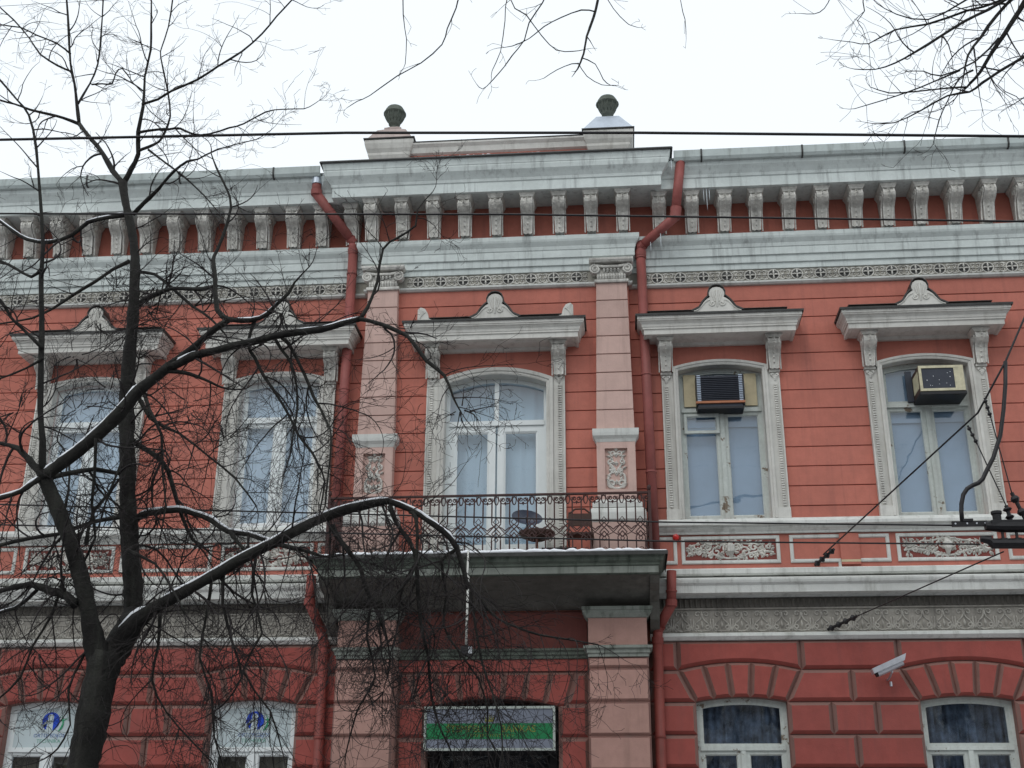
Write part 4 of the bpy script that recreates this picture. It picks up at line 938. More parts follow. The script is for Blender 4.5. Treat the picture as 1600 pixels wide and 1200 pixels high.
# wires
def wire(label, pts, r, sag=0, cat='cable', group=None, name='overhead_cable'):
    p0, p1 = Vector(pts[0]), Vector(pts[-1]); n = 24
    if len(pts) == 2:
        P = [p0.lerp(p1, i/n)-Vector((0, 0, sag*4*(i/n)*(1-i/n))) for i in range(n+1)]
    else: P = pts
    o = MB().tube(P, r, 6).obj(name, M['black'], None, smooth=True); tag(o, label, cat, group); return o
wire('thick black overhead cable crossing the sky above the roof line', [(-12, -7, 7.86), (-3.71, -7, 7.605), (-.60, -7, 7.515), (1.9, -7, 7.385), (5.0, -7, 7.19), (12, -7, 6.75)], .0125)
wire('black overhead cable crossing the row of cornice brackets', [(-12, -7, 7.18), (-3.58, -7, 6.855), (.836, -7, 6.652), (4.88, -7, 6.41), (12, -7, 5.9)], .0085)
wire('upper trolley wire running past the balcony to the insulator plate', [(-12, -4, 5.53), (-4.77, -4, 5.164), (-2.71, -4, 5.065), (2.10, -4, 4.848), (4.85, -4, 4.765)], .008)
wire('lower trolley wire running past the balcony to the lower insulator rod', [(-12, -4, 5.27), (-4.74, -4, 4.945), (2.09, -4, 4.655), (5.08, -4, 4.575)], .008)
for k, z in enumerate((9.63, 9.25)):
    wire(('upper' if k == 0 else 'lower')+' of two faint thin wires high in the white sky', [(-14, -7, z-.3), (14, -7, z-.35)], .0022, -.15, group='faint wires high in the sky')
wire('black span wire rising from a wall insulator up past the far right window', [(4.22, -.25, 5.42), (5.234, -4, 5.913), (5.576, -4.0, 6.456), (5.826, -4, 6.924), (6.4, -4, 7.95), (7.5, -4, 10)], .0105)
wire('thin span wire from the frieze insulator up to the trolley fittings', [(4.37, -.25, 4.55), (5.285, -4, 4.499)], .007)
def insul(label, a, b, r, mat='black', rings=4, group=None, name='insulator'):
    t = thing(name, label, 'insulator', a, group); A, Bv = Vector((0, 0, 0)), Vector(b)-Vector(a)
    MB().tube([A, Bv], r*.55, 8).obj('rod', M[mat], t)
    for k in range(rings):
        q = A.lerp(Bv, (k+.5)/rings); d = Bv.normalized()*(Bv.length/rings*.22)
        MB().tube([q-d, q, q+d], [r*.8, r*1.25, r*.8], 10).obj('insulator_ring', M[mat], t)
    return t
insul('black insulator near the wall at the lower end of the rising span wire', (4.14, -.03, 5.335), (4.34, -.35, 5.46), .034)
insul('dark insulator lying across the grimy scroll frieze above the security camera', (4.22, -.08, 4.50), (4.53, -.4, 4.60), .034)
# trolley wire fittings
tf = thing('trolley_fitting', 'black cluster of bars, plate and clamps joining the trolley wires at the right edge', 'wire fitting', (5.3, -4, 4.7))
def rel(p): return (p[0]-5.3, p[1]+4, p[2]-4.7)
pl = MB().box(-.46, -.13, -.012, .012, .052, .103)
pl.obj('drilled_plate', M['black'], tf)
for x in (-.41, -.30, -.21, -.13+.0): MB().lathe([(.009, 0), (.009, .003)], 0, 0, 8).obj('bolt_hole', M['alu'], tf, (x-.02, -.0155, .078)).rotation_euler = (PI/2, 0, 0)
MB().box(-.36, -.26, -.02, .02, .10, .125).obj('foot_block', M['black'], tf)
MB().tube([(-.15, 0, .055), (.0, 0, .045), (.6, 0, .035)], [.045, .058, .06], 10).obj('upper_bar', M['black'], tf)
MB().box(-.10, .5, -.05, .05, .055, .10).obj('upper_clamp', M['black'], tf); MB().lathe([(.04, .08), (.042, .16), (.052, .17), (.052, .195), (.03, .2)], -.03, 0, 12).obj('cap_bolt', M['black'], tf)
MB().tube([(-.21, 0, -.07), (-.13, 0, -.085), (-.11, 0, -.12), (.6, 0, -.13)], [.03, .045, .05, .052], 10).obj('lower_bar', M['black'], tf)
for x in (.0, .13, .27): MB().tube([(x, 0, -.09), (x, 0, .04)], .014, 6).obj('hanger', M['black'], tf); MB().box(x-.03, x+.03, -.04, .04, -.10, -.075).obj('clamp', M['black'], tf)
jp = [(4.94, -4, 4.80), (4.945, -4, 4.90), (4.955, -4, 4.975), (4.985, -4, 5.07), (5.03, -4, 5.13), (5.09, -4, 5.165), (5.144, -4, 5.185), (5.19, -4, 5.225), (5.22, -4, 5.28), (5.319, -4, 5.441), (5.418, -4, 5.672), (5.486, -4, 5.94), (5.542, -4, 6.213), (5.576, -4, 6.456)]
o = MB().tube(jp, .0215, 8).obj('curved_arm', M['black'], None, smooth=True); tag(o, 'thick curved black arm bending up from the drilled plate to the span wire', 'arm')
for lab, a, b, c, dd in (('left', (5.118, -4, 5.78), (5.185, -4, 5.584), (5.372, -4, 4.952), (5.397, -4, 4.80)), ('right', (5.317, -4, 6.068), (5.351, -4, 5.862), (5.443, -4, 5.08), (5.53, -4, 4.82))):
    insul('%s slender insulator hanging from the rising span wire on a stay wire' % lab, a, b, .018, rings=3, name='stay_insulator')
    wire('%s thin stay wire running down from its insulator to the trolley fitting' % lab, [b, c], .006, name='stay_wire')
    insul('%s chunky black shackle at the foot of the stay wire above the trolley fitting' % lab, c, dd, .036, rings=2, name='shackle')


# ---------------------------------------------------------------- trees (limbs traced in metres: x, y, z, radius)
TREE_A = [
('trunk', [(-2.044,-7.5,1.736,0.1174), (-2.005,-7.5,2.005,0.1124), (-1.979,-7.5,2.257,0.1073), (-1.96,-7.5,2.506,0.1084), (-1.949,-7.5,2.718,0.1117), (-1.936,-7.5,2.891,0.1103), (-1.922,-7.5,3.021,0.0976)]),
('boughA', [(-1.933,-7.5,2.899,0.0883), (-1.988,-7.528,3.053,0.0731), (-2.043,-7.556,3.234,0.0624), (-2.1,-7.583,3.431,0.0583), (-2.16,-7.611,3.608,0.0541), (-2.217,-7.639,3.763,0.0543), (-2.293,-7.667,3.92,0.0546), (-2.371,-7.694,4.079,0.0502), (-2.434,-7.722,4.205,0.0504), (-2.461,-7.75,4.278,0.0458)]),
('bough', [(-2.461,-7.75,4.278,0.0288), (-2.491,-7.754,4.505,0.024), (-2.546,-7.758,4.748,0.0225), (-2.597,-7.763,5.138,0.0229), (-2.642,-7.767,5.472,0.0214), (-2.695,-7.771,5.799,0.0181), (-2.724,-7.775,6.1,0.0146), (-2.822,-7.779,6.575,0.0112), (-2.912,-7.783,6.976,0.0113), (-3.02,-7.787,7.29,0.0096), (-3.136,-7.792,7.431,0.0077), (-3.312,-7.796,7.631,0.0078), (-3.725,-7.8,8.078,0.0059)]),
('snowy', [(-2.445,-7.75,4.235,0.0457), (-2.341,-7.771,4.297,0.0434), (-2.203,-7.793,4.393,0.0435), (-2.068,-7.814,4.503,0.0458), (-1.905,-7.836,4.667,0.0459), (-1.784,-7.857,4.823,0.0438), (-1.668,-7.879,4.91,0.0392), (-1.552,-7.9,4.997,0.0346)]),
('bough', [(-1.566,-7.9,4.998,0.0273), (-1.386,-7.933,5.119,0.0256), (-1.216,-7.967,5.256,0.0239), (-1.12,-8,5.302,0.0238)]),
('snowyb', [(-1.12,-8,5.307,0.0199), (-1.015,-8.017,5.284,0.0182), (-0.872,-8.033,5.292,0.0165), (-0.776,-8.05,5.364,0.0132), (-0.669,-8.067,5.471,0.0116), (-0.627,-8.083,5.541,0.0083), (-0.559,-8.1,5.615,0.005)]),
('bough', [(-1.12,-8,5.307,0.0221), (-1.222,-7.967,5.405,0.0206), (-1.272,-7.933,5.675,0.0174), (-1.312,-7.9,5.823,0.0159), (-1.32,-7.867,5.896,0.0142), (-1.288,-7.833,6.063,0.0125), (-1.257,-7.8,6.35,0.0109), (-1.321,-7.767,6.541,0.0092), (-1.434,-7.733,6.755,0.0074), (-1.5,-7.7,6.907,0.0056)]),
('snowyb', [(-1.564,-7.9,4.983,0.0332), (-1.365,-7.957,5.043,0.0314), (-1.184,-8.014,5.06,0.0295), (-0.899,-8.071,5.096,0.026), (-0.634,-8.129,5.12,0.0242), (-0.384,-8.186,5.114,0.0224), (-0.229,-8.243,5.128,0.0207), (-0.087,-8.3,5.137,0.0189)]),
('bough', [(-0.087,-8.3,5.137,0.0162), (0.072,-8.314,5.083,0.0145), (0.209,-8.329,5.01,0.0144), (0.289,-8.343,4.938,0.0143), (0.393,-8.357,4.785,0.0126), (0.52,-8.371,4.669,0.011), (0.586,-8.386,4.503,0.0077), (0.643,-8.4,4.392,0.0046)]),
('bough', [(-0.087,-8.3,5.137,0.0146), (-0.035,-8.3,5.229,0.013), (0.022,-8.3,5.412,0.0098), (0.051,-8.3,5.669,0.0083), (0.149,-8.3,5.753,0.0083), (0.274,-8.3,5.845,0.0067), (0.283,-8.3,5.973,0.005), (0.387,-8.3,6.113,0.0034)]),
('bough', [(-2.447,-7.75,4.244,0.0305), (-2.536,-7.725,4.323,0.0273), (-2.622,-7.7,4.402,0.024), (-2.703,-7.675,4.472,0.0207), (-2.791,-7.65,4.512,0.0174), (-2.887,-7.625,4.54,0.014), (-3.104,-7.6,4.615,0.0105)]),
('snowyb', [(-2.452,-7.75,4.216,0.0214), (-2.501,-7.787,4.172,0.0196), (-2.553,-7.825,4.1,0.0179), (-2.682,-7.863,4.044,0.0162), (-2.881,-7.9,3.958,0.0129)]),
('bough', [(-2.434,-7.7,4.231,0.0204), (-2.354,-7.6,4.294,0.0189), (-2.293,-7.5,4.348,0.0192), (-2.225,-7.4,4.393,0.0176), (-2.082,-7.3,4.389,0.016)]),
('bough', [(-2.144,-7.6,3.338,0.033), (-2.242,-7.571,3.415,0.0299), (-2.369,-7.543,3.452,0.0268), (-2.486,-7.514,3.496,0.0252), (-2.551,-7.486,3.509,0.0236), (-2.68,-7.457,3.502,0.0204), (-2.798,-7.429,3.482,0.017), (-3.043,-7.4,3.413,0.0136)]),
('snowyb', [(-2.481,-7.5,3.477,0.0147), (-2.58,-7.45,3.41,0.0131), (-2.683,-7.4,3.361,0.0116), (-2.803,-7.35,3.349,0.01), (-2.977,-7.3,3.294,0.0083)]),
('boughB', [(-1.915,-7.5,2.934,0.0884), (-1.912,-7.367,3.097,0.0858), (-1.901,-7.233,3.267,0.0784), (-1.927,-7.1,3.368,0.0705)]),
('boughB', [(-1.955,-7.1,3.204,0.0653), (-1.941,-7.087,3.361,0.0658), (-1.962,-7.073,3.564,0.0665), (-2.006,-7.06,3.761,0.0647), (-2.058,-7.047,4.012,0.0631), (-2.106,-7.033,4.269,0.0614), (-2.169,-7.02,4.69,0.06), (-2.226,-7.007,5.017,0.0584), (-2.259,-6.993,5.353,0.0541), (-2.275,-6.98,5.698,0.0496), (-2.303,-6.967,6.054,0.0424), (-2.348,-6.953,6.42,0.0377), (-2.413,-6.94,6.675,0.0354), (-2.482,-6.927,6.872,0.0329), (-2.547,-6.913,7.072,0.0332), (-2.572,-6.9,7.184,0.0362)]),
('bough', [(-2.571,-6.9,7.171,0.0247), (-2.707,-6.825,7.338,0.025), (-2.863,-6.75,7.578,0.0212), (-3.037,-6.675,7.786,0.0193), (-3.21,-6.6,8.008,0.0196)]),
('bough', [(-3.21,-6.6,8.008,0.0175), (-3.277,-6.583,8.253,0.0154), (-3.335,-6.567,8.479,0.0133), (-3.421,-6.55,8.731,0.0112), (-3.501,-6.533,9.117,0.0114), (-3.587,-6.517,9.519,0.0092), (-3.695,-6.5,9.922,0.007)]),
('bough', [(-3.21,-6.6,8.008,0.0153), (-3.348,-6.65,8.05,0.0131), (-3.46,-6.7,8.061,0.013), (-3.623,-6.75,8.087,0.0108), (-3.754,-6.8,8.121,0.0087), (-3.859,-6.85,8.129,0.0086), (-4.102,-6.9,8.225,0.0065)]),
('bough', [(-3.395,-6.55,8.635,0.009), (-3.53,-6.575,8.695,0.009), (-3.707,-6.6,8.816,0.009), (-3.831,-6.625,8.988,0.0068), (-4.006,-6.65,9.192,0.0068), (-4.136,-6.675,9.312,0.0068), (-4.377,-6.7,9.566,0.0046)]),
('bough', [(-3.438,-6.55,8.843,0.009), (-3.612,-6.52,9,0.0091), (-3.842,-6.49,9.128,0.0069), (-4.041,-6.46,9.257,0.0069), (-4.258,-6.43,9.325,0.007), (-4.587,-6.4,9.515,0.0047)]),
('bough', [(-3.281,-6.55,8.27,0.0111), (-3.235,-6.48,8.541,0.009), (-3.222,-6.41,8.818,0.0091), (-3.271,-6.34,9.191,0.0081), (-3.347,-6.27,9.723,0.0071), (-3.393,-6.2,10.076,0.0048)]),
('bough', [(-3.31,-6.3,8.664,0.0091), (-3.233,-6.25,8.706,0.008), (-3.157,-6.2,8.734,0.0081), (-3.159,-6.15,8.894,0.007), (-3.123,-6.1,8.985,0.007), (-3.024,-6.05,8.856,0.0047), (-2.949,-6,8.782,0.0047)]),
('bough', [(-2.565,-6.9,7.17,0.0247), (-2.499,-6.922,7.294,0.0227), (-2.447,-6.944,7.43,0.0207), (-2.469,-6.967,7.646,0.0187), (-2.442,-6.989,7.89,0.0146), (-2.455,-7.011,8.192,0.0105), (-2.427,-7.033,8.471,0.0106), (-2.445,-7.056,8.723,0.0086), (-2.463,-7.078,8.973,0.0075), (-2.502,-7.1,9.326,0.0065)]),
('bough', [(-2.428,-7.05,7.871,0.0125), (-2.272,-7.089,7.89,0.0104), (-2.144,-7.128,7.938,0.0103), (-1.908,-7.167,8.014,0.0093), (-1.72,-7.206,8.115,0.0093), (-1.508,-7.244,8.227,0.0082), (-1.328,-7.283,8.375,0.0082), (-1.199,-7.322,8.522,0.0072), (-1.064,-7.361,8.658,0.0062), (-0.983,-7.4,8.756,0.0062)]),
('bough', [(-2.426,-7,7.424,0.0144), (-2.349,-6.98,7.476,0.0124), (-2.271,-6.96,7.537,0.0103), (-2.236,-6.94,7.651,0.0104), (-2.215,-6.92,7.823,0.0084), (-2.277,-6.9,8.108,0.0085), (-2.393,-6.88,8.491,0.0065), (-2.405,-6.86,8.623,0.0065), (-2.378,-6.84,8.862,0.0066), (-2.382,-6.82,9.201,0.0066), (-2.409,-6.8,9.501,0.0045)]),
('bough', [(-2.45,-7,7.614,0.0124), (-2.277,-7.02,7.623,0.0103), (-2.153,-7.04,7.609,0.0103), (-2.05,-7.06,7.595,0.0103), (-1.92,-7.08,7.517,0.0082), (-1.764,-7.1,7.499,0.0081), (-1.592,-7.12,7.536,0.0071), (-1.46,-7.14,7.558,0.0061), (-1.271,-7.16,7.654,0.0061), (-1.117,-7.18,7.659,0.005), (-0.926,-7.2,7.639,0.004)]),
('bough', [(-2.336,-7,7.432,0.0103), (-2.108,-7.075,7.222,0.0091), (-1.917,-7.15,7.043,0.008), (-1.695,-7.225,6.806,0.0059), (-1.546,-7.3,6.616,0.0039)]),
('bough', [(-2.439,-6.9,6.854,0.0183), (-2.329,-6.963,6.926,0.0182), (-2.22,-7.025,6.977,0.0161), (-2.125,-7.088,7.036,0.012), (-2.017,-7.15,7.111,0.012), (-1.891,-7.213,7.159,0.01), (-1.772,-7.275,7.137,0.0079), (-1.577,-7.338,7.187,0.0059), (-1.249,-7.4,7.22,0.0039)]),
('snowyb', [(-2.496,-6.9,6.856,0.0237), (-2.672,-6.888,6.838,0.0178), (-2.843,-6.875,6.811,0.0179), (-2.977,-6.862,6.694,0.0178), (-3.176,-6.85,6.64,0.0178), (-3.38,-6.838,6.68,0.0159), (-3.536,-6.825,6.781,0.014), (-3.689,-6.812,6.899,0.0121), (-3.879,-6.8,7.007,0.0101)]),
('bough', [(-2.411,-6.9,6.402,0.018), (-2.527,-6.943,6.31,0.0139), (-2.643,-6.986,6.177,0.0138), (-2.79,-7.029,6.041,0.0117), (-2.935,-7.071,5.899,0.0116), (-3.073,-7.114,5.797,0.0096), (-3.299,-7.157,5.736,0.0077), (-3.499,-7.2,5.686,0.0057)]),
('bough', [(-2.297,-6.9,5.98,0.0236), (-2.176,-7,5.997,0.0195), (-2.039,-7.1,5.992,0.0193), (-1.888,-7.2,5.978,0.0172), (-1.676,-7.3,5.916,0.0169), (-1.531,-7.4,5.866,0.0167), (-1.427,-7.5,5.839,0.0147)]),
('bough', [(-2.359,-6.9,6.298,0.0159), (-2.136,-7,6.216,0.0137), (-1.918,-7.1,6.019,0.0116), (-1.698,-7.2,5.81,0.0114), (-1.504,-7.3,5.648,0.0093), (-1.353,-7.4,5.479,0.0073)]),
('bough', [(-2.243,-6.9,5.279,0.0192), (-2.026,-7,4.944,0.015), (-1.732,-7.1,4.772,0.011), (-1.44,-7.2,4.543,0.009), (-1.188,-7.3,4.334,0.007), (-0.981,-7.4,4.09,0.0052)]),
('bough', [(-2.171,-6.95,4.778,0.0262), (-2.085,-6.981,4.719,0.0223), (-1.945,-7.013,4.63,0.0203), (-1.813,-7.044,4.491,0.0183), (-1.708,-7.075,4.249,0.0162), (-1.62,-7.106,4.074,0.0143), (-1.524,-7.138,3.915,0.0123), (-1.443,-7.169,3.863,0.0105), (-1.359,-7.2,3.789,0.007)]),
('bough', [(-2.157,-6.95,5.257,0.0171), (-2.028,-7.02,5.006,0.015), (-1.882,-7.09,4.769,0.011), (-1.807,-7.16,4.437,0.009), (-1.725,-7.23,4.151,0.0071), (-1.712,-7.3,3.89,0.0052)]),
('snowyb', [(-2.068,-6.95,4.114,0.0283), (-1.985,-7.009,4.147,0.0264), (-1.862,-7.068,4.155,0.0245), (-1.673,-7.127,4.149,0.0243), (-1.52,-7.186,4.101,0.0224), (-1.354,-7.245,4.03,0.0221), (-1.202,-7.305,3.926,0.0202), (-1.028,-7.364,3.885,0.0183), (-0.857,-7.423,3.817,0.0181), (-0.705,-7.482,3.759,0.0163), (-0.543,-7.541,3.707,0.0129), (-0.433,-7.6,3.661,0.0096)]),
('bough', [(-1.154,-7.4,3.901,0.0171), (-1.084,-7.45,3.815,0.0152), (-0.995,-7.5,3.723,0.0117)]),
('bough', [(-2.125,-6.95,4.166,0.0201), (-2.24,-6.914,4.155,0.0183), (-2.411,-6.879,4.141,0.0166), (-2.561,-6.843,4.105,0.0166), (-2.736,-6.807,4.065,0.0167), (-2.964,-6.771,4.046,0.0149), (-3.236,-6.736,4.001,0.015), (-3.449,-6.7,3.947,0.0113)]),
('snowy', [(-1.928,-7.4,2.972,0.085), (-1.85,-7.431,3.108,0.0852), (-1.772,-7.462,3.204,0.074), (-1.691,-7.492,3.278,0.056), (-1.602,-7.523,3.325,0.0447), (-1.513,-7.554,3.362,0.0401), (-1.329,-7.585,3.452,0.0379), (-1.145,-7.615,3.542,0.0378), (-0.963,-7.646,3.64,0.0356), (-0.736,-7.677,3.742,0.0355), (-0.51,-7.708,3.853,0.0333), (-0.283,-7.738,3.932,0.0332), (-0.054,-7.769,3.978,0.0287), (0.071,-7.8,3.985,0.0242)]),
('snowyb', [(0.071,-7.8,3.985,0.0206), (0.232,-7.8,3.919,0.0205), (0.331,-7.8,3.854,0.0204), (0.446,-7.8,3.771,0.0203), (0.524,-7.8,3.693,0.0202), (0.573,-7.8,3.589,0.0185), (0.608,-7.8,3.466,0.0169), (0.632,-7.8,3.37,0.0122)]),
('bough', [(0.609,-7.8,3.435,0.011), (0.703,-7.814,3.313,0.0094), (0.761,-7.829,3.236,0.0093), (0.843,-7.843,3.159,0.0077), (0.97,-7.857,3.099,0.0077), (1.116,-7.871,3.047,0.0076), (1.285,-7.886,3.016,0.0061), (1.487,-7.9,2.977,0.0045)]),
('bough', [(0.082,-7.8,3.953,0.0178), (0.123,-7.792,3.851,0.0162), (0.204,-7.783,3.729,0.0145), (0.257,-7.775,3.639,0.0144), (0.283,-7.767,3.458,0.0143), (0.305,-7.758,3.221,0.0126), (0.34,-7.75,3.048,0.0109), (0.372,-7.742,2.938,0.0093), (0.387,-7.733,2.753,0.0077), (0.42,-7.725,2.599,0.0077), (0.466,-7.717,2.47,0.0061), (0.548,-7.708,2.309,0.0045), (0.579,-7.7,2.123,0.003)]),
('bough', [(-0.34,-7.7,3.852,0.0213), (-0.299,-7.686,3.772,0.0196), (-0.218,-7.671,3.675,0.0179), (-0.131,-7.657,3.557,0.0162), (-0.1,-7.643,3.444,0.0146), (-0.02,-7.629,3.291,0.0145), (0.049,-7.614,3.131,0.0112), (0.062,-7.6,3.081,0.008)]),
('bough', [(0.544,-7.8,3.632,0.0127), (0.447,-7.775,3.566,0.0112), (0.483,-7.75,3.341,0.0079), (0.463,-7.725,3.145,0.0079), (0.57,-7.7,2.971,0.0078), (0.698,-7.675,2.8,0.0062), (0.76,-7.65,2.601,0.0062), (0.759,-7.625,2.444,0.0046), (0.874,-7.6,2.247,0.0046)]),
('bough', [(0.649,-7.8,3.348,0.011), (0.691,-7.82,3.112,0.0077), (0.743,-7.84,2.866,0.0076), (0.808,-7.86,2.688,0.006), (0.869,-7.88,2.484,0.0045), (0.882,-7.9,2.261,0.0044)]),
('bough', [(0.221,-7.8,3.905,0.0146), (0.271,-7.82,3.853,0.0129), (0.29,-7.84,3.621,0.0111), (0.256,-7.86,3.437,0.0079), (0.129,-7.88,3.28,0.0062), (0.057,-7.9,3.103,0.0046)]),
('bough', [(-0.913,-8,5.305,0.0119), (-0.959,-8,5.117,0.0118), (-0.893,-8,4.996,0.0117), (-0.817,-8,4.857,0.0117), (-0.676,-8,4.654,0.0099), (-0.583,-8,4.498,0.0098), (-0.538,-8,4.409,0.0098), (-0.431,-8,4.278,0.0081), (-0.389,-8,4.196,0.0081), (-0.333,-8,4.076,0.0064), (-0.352,-8,3.872,0.0048)]),
('bough', [(-0.734,-8,5.168,0.0135), (-0.662,-8.011,5.101,0.0134), (-0.598,-8.022,4.998,0.0134), (-0.525,-8.033,4.861,0.0116), (-0.438,-8.044,4.675,0.0115), (-0.38,-8.056,4.574,0.0098), (-0.315,-8.067,4.447,0.0081), (-0.29,-8.078,4.38,0.0064), (-0.285,-8.089,4.2,0.0064), (-0.294,-8.1,3.873,0.0047)]),
('bough', [(-0.77,-8,5.159,0.0118), (-0.697,-8.017,5.042,0.0117), (-0.621,-8.033,4.939,0.01), (-0.568,-8.05,4.767,0.0082), (-0.54,-8.067,4.587,0.0082), (-0.553,-8.083,4.383,0.0065), (-0.555,-8.1,4.25,0.0064)]),
('bough', [(-1.595,-7.9,4.959,0.0136), (-1.463,-7.9,4.947,0.0136), (-1.329,-7.9,4.909,0.0119), (-1.167,-7.9,4.827,0.0084)]),
('bough', [(-2.05,-7.85,4.48,0.0135), (-2.063,-7.762,4.232,0.0101), (-2.092,-7.675,4.038,0.0101), (-2.075,-7.588,3.821,0.0084), (-2.177,-7.5,3.658,0.0068)]),
('bough', [(-2.385,-7.5,3.944,0.0137), (-2.413,-7.4,4.23,0.0088), (-2.496,-7.3,4.513,0.009), (-2.654,-7.2,4.692,0.0073)]),
('bough', [(-2.127,-7.6,3.771,0.0151), (-2.142,-7.533,4.027,0.0103), (-2.069,-7.467,4.189,0.0104), (-2.036,-7.4,4.456,0.0071)]),
('bough', [(-2.565,-7.8,5.132,0.0123), (-2.714,-7.733,5.087,0.0088), (-2.929,-7.667,5.042,0.0071), (-3.126,-7.6,5.025,0.0054)]),
('bough', [(-2.577,-7.8,5.21,0.014), (-2.734,-7.825,5.356,0.0124), (-2.836,-7.85,5.449,0.0106), (-2.931,-7.875,5.585,0.0107), (-3.148,-7.9,5.737,0.0071)]),
('bough', [(-2.696,-7.8,5.879,0.0126), (-2.787,-7.75,5.837,0.0109), (-2.964,-7.7,5.95,0.011), (-3.112,-7.65,6.038,0.0093), (-3.381,-7.6,6.179,0.0075)]),
('bough', [(-2.353,-7.4,3.59,0.0137), (-2.389,-7.425,3.305,0.0101), (-2.486,-7.45,3.08,0.0083), (-2.525,-7.475,2.866,0.0082), (-2.638,-7.5,2.722,0.0065)]),
('bough', [(-2.023,-7.5,3.155,0.0132), (-2.081,-7.525,2.968,0.0098), (-2.135,-7.55,2.761,0.0081), (-2.075,-7.575,2.531,0.0064), (-2.13,-7.6,2.372,0.0063)]),
('bough', [(-1.608,-7.4,3.304,0.0134), (-1.603,-7.38,3.075,0.01), (-1.627,-7.36,2.856,0.0082), (-1.507,-7.34,2.638,0.0065), (-1.309,-7.32,2.444,0.0065), (-1.17,-7.3,2.314,0.0048)]),
('bough', [(-1.224,-7.5,3.506,0.0133), (-1.242,-7.48,3.27,0.0099), (-1.268,-7.46,2.986,0.0082), (-1.168,-7.44,2.758,0.0081), (-1.125,-7.42,2.467,0.0064), (-1.044,-7.4,2.264,0.0048)]),
('bough', [(-0.918,-7.5,3.684,0.0134), (-0.922,-7.5,3.413,0.0099), (-0.828,-7.5,3.145,0.0082), (-0.94,-7.5,2.894,0.0081), (-0.731,-7.5,2.625,0.0064), (-0.632,-7.5,2.378,0.0047)]),
('bough', [(-1.107,-7.6,3.572,0.0132), (-1.094,-7.6,3.337,0.0114), (-0.993,-7.6,3.045,0.0097), (-0.914,-7.6,2.834,0.008), (-1.02,-7.6,2.658,0.0063)]),
('bough', [(-0.034,-7.7,3.292,0.0096), (-0.063,-7.65,3.077,0.0079), (-0.005,-7.6,2.829,0.0063), (-0.123,-7.55,2.623,0.0063), (-0.198,-7.5,2.336,0.0047)]),
('bough', [(-1.858,-7.5,3.746,0.0152), (-1.605,-7.6,3.619,0.01), (-1.431,-7.7,3.427,0.0081), (-1.276,-7.8,3.221,0.0064)]),
]

